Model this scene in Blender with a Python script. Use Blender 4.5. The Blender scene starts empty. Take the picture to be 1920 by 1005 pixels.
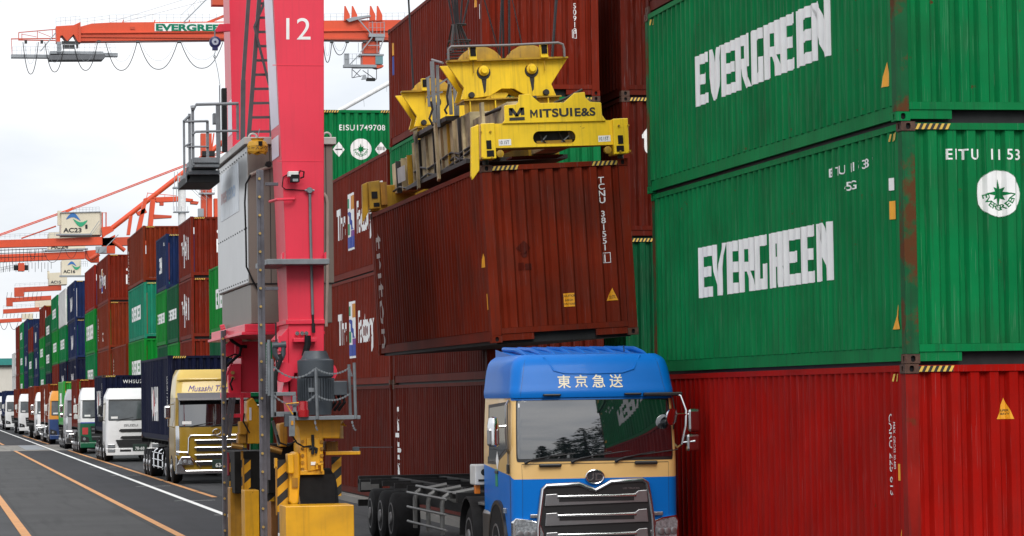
import bpy, bmesh, math, random
from math import sin, cos, pi, radians, sqrt
from mathutils import Vector, Matrix
random.seed(7)
SC = bpy.context.scene
COL = SC.collection

# ------------------------------------------------------------------ camera
CAM_H, F_PX, YAW, PITCH, ROLL = 2.75, 5375.06, 0.1992, 0.0442, 0.0154
_f = Vector((sin(YAW)*cos(PITCH), cos(YAW)*cos(PITCH), sin(PITCH)))
_r = Vector((cos(YAW), -sin(YAW), 0))
_u = _r.cross(_f)
_r, _u = _r*cos(ROLL) - _u*sin(ROLL), _r*sin(ROLL) + _u*cos(ROLL)
cam_data = bpy.data.cameras.new('camera')
cam_data.sensor_width = 36.0
cam_data.lens = F_PX/1920*36.0
cam_data.clip_start, cam_data.clip_end = 0.5, 12000
cam = bpy.data.objects.new('camera', cam_data)
COL.objects.link(cam)
cam.matrix_world = Matrix(((_r.x, _u.x, -_f.x, 0), (_r.y, _u.y, -_f.y, 0), (_r.z, _u.z, -_f.z, CAM_H), (0, 0, 0, 1)))
SC.camera = cam

# ------------------------------------------------------------------ sky and sun
SUN_EL, SUN_AZ = radians(38), radians(178)      # azimuth clockwise from +Y: behind the photographer
W_ = bpy.data.worlds.new('World'); SC.world = W_; W_.use_nodes = True
nt = W_.node_tree; nt.nodes.clear()
def nn(t, tree, **kw):
    n = tree.nodes.new(t)
    for k, v in kw.items(): setattr(n, k, v)
    return n
out = nn('ShaderNodeOutputWorld', nt); bg = nn('ShaderNodeBackground', nt)
sky = nn('ShaderNodeTexSky', nt); sky.sky_type = 'NISHITA'; sky.sun_disc = False
sky.sun_elevation = SUN_EL; sky.sun_rotation = SUN_AZ
tc = nn('ShaderNodeTexCoord', nt); mp = nn('ShaderNodeMapping', nt); mp.inputs['Scale'].default_value = (3, 3, 10)
noi = nn('ShaderNodeTexNoise', nt); noi.inputs['Scale'].default_value = 1.9; noi.inputs['Detail'].default_value = 7; noi.inputs['Roughness'].default_value = .5
ramp = nn('ShaderNodeValToRGB', nt)
ramp.color_ramp.elements[0].position = .33; ramp.color_ramp.elements[0].color = (7.2, 7.55, 8.1, 1)
ramp.color_ramp.elements[1].position = .62; ramp.color_ramp.elements[1].color = (9.7, 9.75, 9.9, 1)
mix = nn('ShaderNodeMixRGB', nt); mix.inputs[0].default_value = .94
sep = nn('ShaderNodeSeparateXYZ', nt); ma = nn('ShaderNodeMath', nt, operation='MULTIPLY_ADD'); ma.use_clamp = False
mx0 = nn('ShaderNodeMath', nt, operation='MAXIMUM'); mx0.inputs[1].default_value = 0
ma.inputs[1].default_value = .7; ma.inputs[2].default_value = .90
vm = nn('ShaderNodeVectorMath', nt, operation='SCALE')
L = nt.links.new
L(tc.outputs['Generated'], mp.inputs['Vector']); L(mp.outputs[0], noi.inputs['Vector']); L(noi.outputs['Fac'], ramp.inputs[0])
L(sky.outputs[0], mix.inputs[1]); L(ramp.outputs[0], mix.inputs[2])
L(tc.outputs['Generated'], sep.inputs[0]); L(sep.outputs['Z'], mx0.inputs[0]); L(mx0.outputs[0], ma.inputs[0])
L(mix.outputs[0], vm.inputs[0]); L(ma.outputs[0], vm.inputs['Scale'])
L(vm.outputs[0], bg.inputs['Color']); bg.inputs['Strength'].default_value = .1
L(bg.outputs[0], out.inputs[0])
sd = bpy.data.lights.new('sun', 'SUN'); sd.energy = 1.5; sd.angle = radians(28); sd.color = (1, .97, .92)
so = bpy.data.objects.new('sun', sd); COL.objects.link(so)
sdir = Vector((sin(SUN_AZ)*cos(SUN_EL), cos(SUN_AZ)*cos(SUN_EL), sin(SUN_EL)))
so.rotation_euler = (-sdir).to_track_quat('-Z', 'Y').to_euler()
so.location = (0, 0, 60)
SC.view_settings.view_transform = 'Standard'; SC.view_settings.look = 'None'
SC.view_settings.exposure = .33; SC.view_settings.gamma = 1; SC.view_settings.use_curve_mapping = False

# ------------------------------------------------------------------ helpers
def at(px, py, axis, val):
    """world point on the plane x/y/z = val seen at photo pixel (px, py)"""
    d = _f + _r*((px-960)/F_PX) + _u*((502.5-py)/F_PX)
    i = 'xyz'.index(axis); o = Vector((0, 0, CAM_H))
    return o + d*((val-o[i])/d[i])

class MB:
    def __init__(s): s.v = []; s.f = []
    def poly(s, pts):
        n = len(s.v); s.v += [tuple(p) for p in pts]; s.f.append(tuple(range(n, n+len(pts))))
    def add(s, vs, fs):
        n = len(s.v); s.v += [tuple(p) for p in vs]; s.f += [tuple(i+n for i in f) for f in fs]
    def box(s, lo, hi, M=None):
        (a, b, c), (d, e, f) = lo, hi
        vs = [Vector(p) for p in ((a,b,c),(d,b,c),(d,e,c),(a,e,c),(a,b,f),(d,b,f),(d,e,f),(a,e,f))]
        if M is not None: vs = [M @ v for v in vs]
        s.add(vs, [(3,2,1,0),(4,5,6,7),(0,1,5,4),(1,2,6,5),(2,3,7,6),(3,0,4,7)])
    def cbox(s, c, size, M=None):
        s.box([c[i]-size[i]/2 for i in range(3)], [c[i]+size[i]/2 for i in range(3)], M)
    def bar(s, p, q, w, h=None, up=(0,0,1)):
        p = Vector(p); q = Vector(q); h = h or w
        z = (q-p); ln = z.length
        if ln < 1e-6: return
        z /= ln; u = Vector(up)
        if abs(z.dot(u)) > .98: u = Vector((0,1,0))
        x = z.cross(u).normalized(); y = x.cross(z)
        vs = [b + x*(i*w/2) + y*(j*h/2) for b in (p, q) for i, j in ((-1,-1),(1,-1),(1,1),(-1,1))]
        s.add(vs, [(0,1,2,3),(7,6,5,4),(0,4,5,1),(1,5,6,2),(2,6,7,3),(3,7,4,0)])
    def tube(s, pts, r, n=8, cap=True):
        pts = [Vector(p) for p in pts]; rings = []
        for i, p in enumerate(pts):
            t = (pts[min(i+1, len(pts)-1)] - pts[max(i-1, 0)]).normalized()
            if i == 0:
                u = Vector((0,0,1)) if abs(t.z) < .9 else Vector((1,0,0))
                x = t.cross(u).normalized()
            else: x = (x - t*x.dot(t)).normalized()
            y = t.cross(x); rr = r[i] if isinstance(r, (list, tuple)) else r
            rings.append([p + (x*cos(2*pi*k/n) + y*sin(2*pi*k/n))*rr for k in range(n)])
        b = len(s.v)
        for rg in rings: s.v += [tuple(p) for p in rg]
        for i in range(len(pts)-1):
            for k in range(n):
                k2 = (k+1) % n; s.f.append((b+i*n+k, b+i*n+k2, b+(i+1)*n+k2, b+(i+1)*n+k))
        if cap:
            s.f.append(tuple(b+k for k in reversed(range(n)))); s.f.append(tuple(b+(len(pts)-1)*n+k for k in range(n)))
    def cyl(s, p, q, r, n=16): s.tube([p, q], r, n)
    def lathe(s, c, axis, prof, n=20):
        """prof: list of (offset along axis, radius)"""
        a = Vector(axis).normalized(); c = Vector(c)
        s.tube2([(c + a*o, r) for o, r in prof], a, n)
    def tube2(s, cr, a, n):
        u = Vector((0,0,1)) if abs(a.z) < .9 else Vector((1,0,0))
        x = a.cross(u).normalized(); y = a.cross(x); b = len(s.v)
        for c, r in cr: s.v += [tuple(c + (x*cos(2*pi*k/n)+y*sin(2*pi*k/n))*max(r, 1e-4)) for k in range(n)]
        for i in range(len(cr)-1):
            for k in range(n):
                k2 = (k+1) % n; s.f.append((b+i*n+k, b+i*n+k2, b+(i+1)*n+k2, b+(i+1)*n+k))
        s.f.append(tuple(b+k for k in reversed(range(n)))); s.f.append(tuple(b+(len(cr)-1)*n+k for k in range(n)))
    def prism(s, poly, f0, f1):
        """poly: 2D points; f0, f1 map a 2D point to the two caps"""
        n = len(poly); a = [f0(p) for p in poly]; c = [f1(p) for p in poly]
        s.add(a + c, [tuple(reversed(range(n))), tuple(range(n, 2*n))] + [(i, (i+1) % n, n+(i+1) % n, n+i) for i in range(n)])
    def grid(s, fn, us, vs):
        b = len(s.v); m = len(vs)
        for u in us:
            for v in vs: s.v.append(tuple(fn(u, v)))
        for i in range(len(us)-1):
            for j in range(m-1): s.f.append((b+i*m+j, b+(i+1)*m+j, b+(i+1)*m+j+1, b+i*m+j+1))
    def mesh(s, name, fix=True):
        me = bpy.data.meshes.new(name); me.from_pydata(s.v, [], s.f)
        if fix:
            bm = bmesh.new(); bm.from_mesh(me); bmesh.ops.recalc_face_normals(bm, faces=bm.faces); bm.to_mesh(me); bm.free()
        return me
    def build(s, name, mat, parent=None, smooth=False, bevel=0, fix=True, angle=35, label=None):
        me = s.mesh(name, fix); me.materials.append(mat)
        o = bpy.data.objects.new(name, me); COL.objects.link(o)
        if parent is not None: o.parent = parent
        if smooth:
            me.polygons.foreach_set('use_smooth', [True]*len(me.polygons))
            try: me.set_sharp_from_angle(angle=radians(angle))
            except Exception: pass
        if bevel:
            m = o.modifiers.new('bevel', 'BEVEL'); m.width = bevel; m.segments = 2; m.limit_method = 'ANGLE'; m.angle_limit = radians(40)
            m.harden_normals = False
        if label: o['label'] = label
        return o

def tag(o, label=None, cat=None, group=None, kind=None):
    if label: o['label'] = label
    if cat: o['category'] = cat
    if group: o['group'] = group
    if kind: o['kind'] = kind
    return o
def thing(name, label, cat, loc=(0,0,0), rot=(0,0,0), group=None):
    o = bpy.data.objects.new(name, None); COL.objects.link(o); o.location = loc; o.rotation_euler = rot
    o.empty_display_size = .3
    return tag(o, label, cat, group)

# ------------------------------------------------------------------ materials
MATS = {}
def mat(name, col, rough=.5, metal=0, var=.12, vscale=3.0, rust=0, streak=0, bump=0, bscale=40, coat=0, spec=.5, dirt=0, scratch=0, trans=0, rscale=5.5):
    """painted / plain surface: tone variation, drip streaks, rust patches, fine relief"""
    if name in MATS: return MATS[name]
    m = bpy.data.materials.new(name); m.use_nodes = True; t = m.node_tree; MATS[name] = m
    b = t.nodes['Principled BSDF']; lk = t.links.new
    b.inputs['Roughness'].default_value = rough; b.inputs['Metallic'].default_value = metal
    b.inputs['Specular IOR Level'].default_value = spec
    if coat: b.inputs['Coat Weight'].default_value = coat; b.inputs['Coat Roughness'].default_value = .06
    if trans: b.inputs['Transmission Weight'].default_value = trans
    tcn = nn('ShaderNodeTexCoord', t); oi = nn('ShaderNodeObjectInfo', t)
    ad = nn('ShaderNodeVectorMath', t, operation='ADD'); sc = nn('ShaderNodeVectorMath', t, operation='SCALE')
    cmb = nn('ShaderNodeCombineXYZ', t)
    for i in range(3): lk(oi.outputs['Random'], cmb.inputs[i])
    lk(cmb.outputs[0], sc.inputs[0]); sc.inputs['Scale'].default_value = 57.0
    lk(tcn.outputs['Object'], ad.inputs[0]); lk(sc.outputs[0], ad.inputs[1]); co = ad.outputs[0]
    def noise(scale, detail=4, stretch=None, rg=.55):
        n = nn('ShaderNodeTexNoise', t); n.inputs['Scale'].default_value = scale; n.inputs['Detail'].default_value = detail; n.inputs['Roughness'].default_value = rg
        if stretch:
            mpn = nn('ShaderNodeMapping', t); mpn.inputs['Scale'].default_value = stretch; lk(co, mpn.inputs['Vector']); lk(mpn.outputs[0], n.inputs['Vector'])
        else: lk(co, n.inputs['Vector'])
        return n.outputs['Fac']
    def rng(x, a, c, lo=0, hi=1):
        r = nn('ShaderNodeMapRange', t); lk(x, r.inputs['Value'])
        for i, v in zip(('From Min','From Max','To Min','To Max'), (a, c, lo, hi)): r.inputs[i].default_value = v
        return r.outputs[0]
    def blend(fac, c1, c2, mode='MIX'):
        x = nn('ShaderNodeMixRGB', t); x.blend_type = mode
        for s, v in ((0, fac), (1, c1), (2, c2)):
            if hasattr(v, 'is_linked') or hasattr(v, 'links'): lk(v, x.inputs[s])
            elif isinstance(v, (int, float)): x.inputs[s].default_value = v
            else: x.inputs[s].default_value = (*v, 1)
        return x.outputs[0]
    c = tuple(col)
    cur = blend(rng(noise(vscale, 5), .3, .7), tuple(max(0, k*(1-var)) for k in c), tuple(min(1, k*(1+var)+var*.01) for k in c))
    rg = None
    if streak:
        f = rng(noise(2.2, 4, (9, 9, .35)), .52, .75, 0, streak)
        cur = blend(f, cur, tuple(k*.45+.012 for k in c))
        f = rng(noise(3.1, 3, (12, 12, .5)), .60, .78, 0, streak*.4)
        cur = blend(f, cur, tuple(k*.95+.022 for k in c))
    if scratch:
        f = rng(noise(7, 2, (14, 14, .22), .4), .665, .70, 0, scratch)
        cur = blend(f, cur, tuple(k*.7+.085 for k in c))
    if dirt:
        f = rng(noise(1.3, 6), .42, .7, 0, dirt); cur = blend(f, cur, (.035, .028, .022))
    if rust:
        f = rng(noise(rscale, 7, None, .68), .70-.16*rust, .735-.12*rust, 0, .92)
        cur = blend(f, cur, (.10, .032, .013))
        rgh = nn('ShaderNodeMixRGB', t); lk(f, rgh.inputs[0]); rgh.inputs[1].default_value = (rough,)*3+(1,); rgh.inputs[2].default_value = (.85,)*3+(1,)
        lk(rgh.outputs[0], b.inputs['Roughness'])
    lk(cur, b.inputs['Base Color'])
    if bump:
        bn = nn('ShaderNodeBump', t); bn.inputs['Strength'].default_value = bump; bn.inputs['Distance'].default_value = .02
        lk(noise(bscale, 5), bn.inputs['Height']); lk(bn.outputs[0], b.inputs['Normal'])
    return m

def cmat(name, col, rust=.25, streak=.7, rough=.66, scratch=.6):
    return mat('paint_'+name, col, rough, 0, .16, .9, rust, streak, .12, 2.2, 0, .06, .16, scratch)
GREEN = cmat('green', (.0012, .165, .047)); GREEN2 = cmat('bright_green', (.002, .20, .022)); GREEN3 = cmat('dark_green', (.002, .082, .030))
GREENT = cmat('teal_green', (.01, .20, .115)); RED = cmat('red', (.30, .0032, .001), .05, .3, .66, .35); RED2 = cmat('brick_red', (.21, .012, .006))
BROWN = cmat('brown', (.150, .0135, .0045)); BROWN2 = cmat('rust_brown', (.165, .021, .005), .4); BROWN3 = cmat('dark_brown', (.085, .008, .003), .3)
NAVY = cmat('navy', (.008, .019, .070), .12); NAVY2 = cmat('dark_navy', (.005, .008, .030), .1); WHITEC = cmat('white_box', (.62, .62, .60), .2)
RUSTY = mat('rusty_steel', (.075, .035, .022), .75, .2, .4, 9, .9)
WHITE = mat('white_lettering', (.78, .78, .77), .5, 0, .05, 4, 0, .22, scratch=0); YELL = mat('sticker_yellow', (.75, .33, .01), .5); BLACK = mat('black_print', (.012, .012, .012), .5)
STEELG = mat('galvanised_grey', (.17, .185, .20), .5, .35, .18, 6, .06); DARK = mat('dark_steel', (.018, .019, .020), .6, .1, .2, 5, .12, spec=.2)
RUBSHADE = mat('black_rubber_and_shade', (.009, .009, .010), .7, 0, .2, 8, spec=.15)  # black rubber parts, also the painted shade in holes and openings
BLUEP = mat('print_blue', (.02, .05, .30)); ORNP = mat('print_orange', (.55, .22, .02)); PURP = mat('print_purple', (.16, .03, .22)); GRNP = mat('print_green', (.01, .25, .12)); REDP = mat('print_red', (.42, .03, .03))
# ------------------------------------------------------------------ flat print: text and shapes as 2D triangles
_GL = {}
def text2d(s, size=1.0, bold=0.0, sx=1.0, shear=0.0, space=1.0, align='LEFT', vertical=False):
    """triangles of a line of text, baseline at 0, size = capital height"""
    k = (s, bold, shear, space, vertical)
    if k not in _GL:
        c = bpy.data.curves.new('txt', 'FONT'); c.offset = bold; c.shear = shear; c.space_character = space
        c.body = '\n'.join(s) if vertical else s
        if vertical: c.space_line = .82; c.align_x = 'CENTER'
        o = bpy.data.objects.new('txt', c); COL.objects.link(o)
        dg = bpy.context.evaluated_depsgraph_get(); dg.update()
        me = bpy.data.meshes.new_from_object(o.evaluated_get(dg)); me.calc_loop_triangles()
        T = [[(me.vertices[i].co.x, me.vertices[i].co.y) for i in lt.vertices] for lt in me.loop_triangles]
        bpy.data.objects.remove(o); bpy.data.curves.remove(c); bpy.data.meshes.remove(me)
        _GL[k] = T
    T = _GL[k]; q = size/.70
    xs = [p[0] for t in T for p in t]; w = (max(xs)-min(xs))*q*sx; x0 = min(xs)
    dx = {'LEFT': 0, 'CENTER': -w/2, 'RIGHT': -w}[align]
    if vertical: x0, dx = 0, 0
    return [[((p[0]-x0)*q*sx+dx, p[1]*q) for p in t] for t in T]
def rect2d(a, b, c, d): return [[(a, b), (c, b), (c, d)], [(a, b), (c, d), (a, d)]]
def quad2d(p, q, r, s): return [[p, q, r], [p, r, s]]
def disc2d(cx, cy, r, n=28, r0=0):
    o = []
    for i in range(n):
        a, b = 2*pi*i/n, 2*pi*(i+1)/n
        P = lambda t, q: (cx+q*cos(t), cy+q*sin(t))
        if r0: o += quad2d(P(a, r0), P(a, r), P(b, r), P(b, r0))
        else: o.append([(cx, cy), P(a, r), P(b, r)])
    return o
def star2d(cx, cy, r1, r2, n=8, rot=0, inner=.3):
    o = []
    for i in range(n):
        a = rot+2*pi*i/n; R_ = r1 if i % 2 == 0 else r2; w = pi/n
        o.append([(cx, cy), (cx+inner*r1*cos(a-w), cy+inner*r1*sin(a-w)), (cx+R_*cos(a), cy+R_*sin(a))])
        o.append([(cx, cy), (cx+R_*cos(a), cy+R_*sin(a)), (cx+inner*r1*cos(a+w), cy+inner*r1*sin(a+w))])
    return o
def shift(T, dx, dy, s=1.0): return [[(p[0]*s+dx, p[1]*s+dy) for p in t] for t in T]
def rot2d(T, a): return [[(p[0]*cos(a)-p[1]*sin(a), p[0]*sin(a)+p[1]*cos(a)) for p in t] for t in T]
def arc_text(s, cx, cy, r, size, a0, a1, bold=.02):
    o = []
    for i, ch in enumerate(s):
        a = a0 + (a1-a0)*i/(len(s)-1)
        o += shift(rot2d(text2d(ch, size, bold, 1.15, align='CENTER'), a+pi/2), cx+r*cos(a), cy+r*sin(a))
    return o
def block_letters(s, h, pitch):
    g = {'E': [rect2d(0,0,.27,1), rect2d(.27,0,.64,.2), rect2d(.27,.40,.58,.60), rect2d(.27,.80,.64,1)],
         'V': [quad2d((-.02,1),(.21,1),(.43,0),(.22,0)), quad2d((.45,1),(.68,1),(.44,0),(.23,0))],
         'R': [rect2d(0,0,.27,1), rect2d(.27,.80,.64,1), rect2d(.40,.45,.64,.80), rect2d(.27,.38,.64,.56), quad2d((.32,.38),(.55,.38),(.68,0),(.43,0))],
         'G': [rect2d(0,0,.27,1), rect2d(.27,.80,.64,1), rect2d(.27,0,.64,.2), rect2d(.41,.2,.64,.47)],
         'N': [rect2d(0,0,.24,1), rect2d(.43,0,.67,1), quad2d((0,1),(.26,1),(.67,0),(.41,0))],
         'H': [rect2d(0,0,.2,1), rect2d(.43,0,.63,1), rect2d(.2,.4,.43,.58)]}
    o = []
    for i, ch in enumerate(s):
        for q in g[ch]:
            o += [[((p[0]*1.47+i)*pitch, p[1]*h) for p in t] for t in q]
    return o

def clip_half(P, ax, v, keep_gt):
    o = []; n = len(P)
    for i in range(n):
        a, b = P[i], P[(i+1) % n]
        ia = (a[ax] >= v) if keep_gt else (a[ax] <= v); ib = (b[ax] >= v) if keep_gt else (b[ax] <= v)
        if ia: o.append(a)
        if ia != ib:
            t = (v-a[ax])/(b[ax]-a[ax]); o.append(tuple(a[k]+(b[k]-a[k])*t for k in range(2)))
    return o
def lay(T, prof, put, off=.004):
    """print 2D triangles (s, z) onto a corrugated wall with profile [(s, depth)...]"""
    mb = MB(); S = [p[0] for p in prof]; base = off
    import bisect
    for it, t in enumerate(T):
        off = base+(it % 4)*.00018
        a, b = min(p[0] for p in t), max(p[0] for p in t)
        i = max(0, bisect.bisect_right(S, a)-1)
        while i < len(S)-1 and S[i] < b:
            P = clip_half(t, 0, S[i], True)
            if len(P) > 2: P = clip_half(P, 0, S[i+1], False)
            if len(P) > 2:
                d0, d1 = prof[i][1], prof[i+1][1]; w = max(1e-6, S[i+1]-S[i])
                mb.poly([put(p[0], d0+(d1-d0)*(p[0]-S[i])/w-off, p[1]) for p in P])
            i += 1
    return mb
def flat_print(name, T, put, material, parent):
    mb = MB()
    for t in T: mb.poly([put(p[0], p[1]) for p in t])
    return mb.build(name, material, parent, fix=False)

# ------------------------------------------------------------------ shipping containers
CW, HC, STD, L40, L20 = 2.438, 2.896, 2.591, 12.192, 6.058
def side_profile(Lc):
    p = [(.16, .012)]; y = .21; n = int((Lc-.42)/.278)
    for i in range(n): p += [(y, .012), (y+.072, .012), (y+.139, .046), (y+.209, .046), (y+.277, .012)]; y += .278
    rj = random.Random(int(Lc*10)); p = [(a+rj.uniform(-.004, .004), max(.004, b+rj.uniform(-.004, .004))) for a, b in p]
    return [q for i, q in enumerate(p) if i == 0 or q[0] > p[i-1][0]] + [(Lc-.16, .012)]
def end_profile():
    p = [(.165, .02)]; x = .235
    for i in range(8): p += [(x, .082), (x+.055, .082), (x+.098, .02), (x+.205, .02)] if True else []; x += .245
    p += [(x, .082), (CW-.215, .082), (CW-.165, .02)]
    return p
EP = end_profile(); SP = {L40: side_profile(L40), L20: side_profile(L20)}
put_side = lambda y, d, z: (d, y, z)
put_end = lambda x, d, z: (x, d, z)
_CM = {}
def cmesh(kind, Lc, H):
    k = (kind, Lc, H)
    if k in _CM: return _CM[k]
    m = MB(); z0, z1 = .205, H-.085
    if kind == 'side_wall':
        for (a, d), (b, e) in zip(SP[Lc], SP[Lc][1:]): m.poly([(d, a, z0), (e, b, z0), (e, b, z1), (d, a, z1)])
    elif kind == 'side_wall_far':
        for (a, d), (b, e) in zip(SP[Lc], SP[Lc][1:]): m.poly([(CW-d, a, z0), (CW-e, b, z0), (CW-e, b, z1), (CW-d, a, z1)])
    elif kind == 'end_wall':
        for (a, d), (b, e) in zip(EP, EP[1:]): m.poly([(a, d, .235), (b, e, .235), (b, e, z1), (a, d, z1)])
    elif kind == 'rear_doors': m.box((.14, Lc-.07, .2), (CW-.14, Lc-.03, z1))
    elif kind == 'roof':
        m.box((.03, .04, H-.05), (CW-.03, Lc-.04, H-.022))
    elif kind == 'underframe':
        m.box((.10, .12, -.018), (CW-.10, Lc-.12, .15))
    elif kind == 'top_rail': m.box((.004, .17, H-.092), (.066, Lc-.17, H-.016))
    elif kind == 'bottom_rail': m.box((.026, .17, .036), (.076, Lc-.17, .20))
    elif kind == 'end_header': m.box((.162, .003, H-.10), (CW-.162, .083, H-.02))
    elif kind == 'end_sill': m.box((.162, .003, .142), (CW-.162, .083, .232))
    elif kind == 'sill_plate': m.box((.17, .018, .03), (.70, .063, .140))
    elif kind == 'corner_post':      # one post, near left; copies are moved
        m.prism([(.0, .0), (.155, .0), (.155, .03), (.06, .05), (.045, .16), (.0, .16)], lambda p: (p[0]+.003, p[1]+.004, .119), lambda p: (p[0]+.003, p[1]+.004, H-.119))
    elif kind == 'corner_casting':
        t = .035
        # a hollow block with an oval hole on each outward face
        def face(put, w, h, cx, cz, hw, hh):
            hole = [(cx+hw*sx_*abs(cos(a))**.7, cz+hh*sz_*abs(sin(a))**.7) for a, sx_, sz_ in [(2*pi*i/16, (1 if cos(2*pi*i/16) >= 0 else -1), (1 if sin(2*pi*i/16) >= 0 else -1)) for i in range(16)]]
            rim = []
            for a in range(16):
                th = 2*pi*a/16; c_, s_ = cos(th), sin(th); k_ = 1/max(abs(c_), abs(s_))
                rim.append((w/2+w/2*c_*k_, h/2+h/2*s_*k_))
            for i in range(16):
                j = (i+1) % 16
                m.poly([put(rim[i], 0), put(rim[j], 0), put(hole[j], 0), put(hole[i], 0)])
                m.poly([put(hole[i], 0), put(hole[j], 0), put(hole[j], t), put(hole[i], t)])
        face(lambda p, d: (p[0]-.006, -.006+d, p[1]), .174, .118, .087, .059, .03, .038)
        face(lambda p, d: (-.006+d, p[0]-.006, p[1]), .19, .118, .095, .059, .026, .036)
        m.box((-.006, -.006, 0), (.168, .184, .004)); m.box((-.006, -.006, .114), (.168, .184, .118))
        m.poly([(.168, -.006, 0), (.168, .184, 0), (.168, .184, .118), (.168, -.006, .118)]); m.poly([(-.006, .184, 0), (.168, .184, 0), (.168, .184, .118), (-.006, .184, .118)])
    elif kind == 'casting_dark':
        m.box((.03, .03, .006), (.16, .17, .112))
    elif kind == 'frame':            # far containers: posts, rails and castings in one piece
        for x in (0, CW-.13):
            for y in (0, Lc-.14): m.box((x, y, .0), (x+.13, y+.14, H))
        for x in (.004, CW-.066): m.box((x, .14, H-.092), (x+.062, Lc-.14, H-.016))
        for x in (.026, CW-.076): m.box((x, .14, .036), (x+.05, Lc-.14, .20))
        for y in (.003, Lc-.083):
            m.box((.13, y, H-.10), (CW-.13, y+.08, H-.02)); m.box((.13, y, .1), (CW-.13, y+.08, .232))
    elif kind == 'hazard_back': m.box((.165, -.001, H-.10+.006), (.60, .0025, H-.024)); 
    elif kind == 'hazard':
        for x0 in (.17, CW-.60):
            for i in range(6):
                x = x0+i*.075; m.poly([(x, -.0025, H-.096), (x+.035, -.0025, H-.096), (x+.07, -.0025, H-.028), (x+.035, -.0025, H-.028)])
    me = m.mesh(kind, kind not in ('hazard',)); me.materials.append(BLACK); _CM[k] = me
    return me
def cpart(name, kind, Lc, H, material, parent, loc=(0,0,0), rz=0, scale=None):
    o = bpy.data.objects.new(name, cmesh(kind, Lc, H)); COL.objects.link(o); o.parent = parent
    o.location = loc; o.rotation_euler = (0, 0, rz)
    if scale: o.scale = scale
    o.material_slots[0].link = 'OBJECT'; o.material_slots[0].material = material
    return o
def container(label, m, loc, Lc=L40, H=HC, group=None, near=False, rot=(0,0,0), side=(), end=(), hazard=True, name='shipping_container', post=None):
    """side/end: list of (part name, triangles in (s, z), material)"""
    t = thing(name, label, 'container', loc, rot, group)
    cpart('side_wall', 'side_wall', Lc, H, m, t); cpart('end_wall', 'end_wall', Lc, H, m, t)
    cpart('roof', 'roof', Lc, H, m, t); cpart('underframe', 'underframe', Lc, H, DARK, t)
    if near:
        cpart('side_wall', 'side_wall_far', Lc, H, m, t); cpart('door_wall', 'rear_doors', Lc, H, m, t)
        
        for x in (0, CW-.07): cpart('top_rail', 'top_rail', Lc, H, m, t, (x, 0, 0))
        for x in (0, CW-.102): cpart('bottom_rail', 'bottom_rail', Lc, H, m, t, (x, 0, 0))
        for y in (0, Lc-.086): cpart('end_header', 'end_header', Lc, H, m, t, (0, y, 0)); cpart('end_sill', 'end_sill', Lc, H, m, t, (0, y, 0))
        for x in (0, CW-.87): cpart('sill_plate', 'sill_plate', Lc, H, m, t, (x, 0, 0))
        for sx_, sy_ in ((1,1),(-1,1),(1,-1),(-1,-1)):
            cpart('corner_post', 'corner_post', Lc, H, post or m, t, (0 if sx_ > 0 else CW, 0 if sy_ > 0 else Lc, 0), 0, (sx_, sy_, 1))
            for z in (0, H-.118):
                c = cpart('corner_casting', 'corner_casting', Lc, H, RUSTY if random.random() < .6 else m, t, (0 if sx_ > 0 else CW, 0 if sy_ > 0 else Lc, z), 0, (sx_, sy_, 1))
                cpart('casting_hole_shade', 'casting_dark', Lc, H, RUBSHADE, c)  # black core standing for the shade inside the casting's holes
    else:
        cpart('frame', 'frame', Lc, H, m, t)
    if hazard:
        if near:
            
            for x0 in (.166, CW-.60):
                m2 = MB(); m2.box((x0, -.0015, H-.098), (x0+.435, .0, H-.026)); m2.build('hazard_plate', BLACK, t)
        cpart('hazard_stripe', 'hazard', Lc, H, HAZ, t)['kind'] = 'stuff'
    LAYER[0] = 0
    for nm, T, mm in side:
        o = lay(T, SP[Lc], put_side).build(nm, mm, t, fix=False)
        if nm.endswith('_print'): o['kind'] = 'stuff'
    LAYER[0] = 0
    for nm, T, mm in end:
        o = lay(T, EP, put_end).build(nm, mm, t, fix=False)
        if nm.endswith('_print') or nm == 'check_digit': o['kind'] = 'stuff'
    return t
HAZ = mat('hazard_yellow', (.62, .40, .06), .6)
# side text runs from far (large y) to near
def on_side(T, y_left, z): return [[(y_left-p[0], p[1]+z) for p in t] for t in T]
def evergreen_side(Lc, H, scale=1.0, y_left=None, bold=0):
    h = .76*scale; pit = .75*scale
    yl = y_left if y_left is not None else Lc/2+4.5*pit
    return ('lettering', on_side(block_letters('EVERGREEN', h, pit), yl, H/2-h/2), WHITE)
def tri_sticker(x, z, s=.2): return [[(x-s/2, z), (x+s/2, z), (x, z+s*1.15)]]
def factory_side(z=1.17):
    """white words either side of a tall coloured panel; distances measured from the near end"""
    wh = on_side(text2d('The', .80, .035, .98), 9.25, z)
    fa = on_side(text2d('Factory', .80, .03, .80), 5.45, z)
    x = 7.1; Rr = lambda a, b, c, d: on_side(rect2d(a, b, c, d), x, z)
    return [('lettering', wh, WHITE), ('lettering', fa, WHITE), ('logo_panel', Rr(0, -.42, 1.25, 1.10), WHITE), ('logo_print', Rr(.66, .66, 1.17, 1.03), ORNP), ('logo_print', Rr(.08, .72, .34, .98), GRNP),
            ('logo_print', on_side(quad2d((.10, .62), (.5, .62), (1.1, .12), (.7, .12)), x, z), BLUEP), ('logo_print', Rr(.08, .0, .5, .3), GRNP), ('logo_print', Rr(.62, -.08, 1.17, .1), PURP), ('logo_print', Rr(.08, -.36, 1.17, -.06), BLUEP)]
def shiftoff(T): return T
_lay0 = lay
LAYER = [0]
def lay(T, prof, put, off=.0035):
    LAYER[0] += 1
    return _lay0(T, prof, put, off+.0012*LAYER[0])
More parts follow.
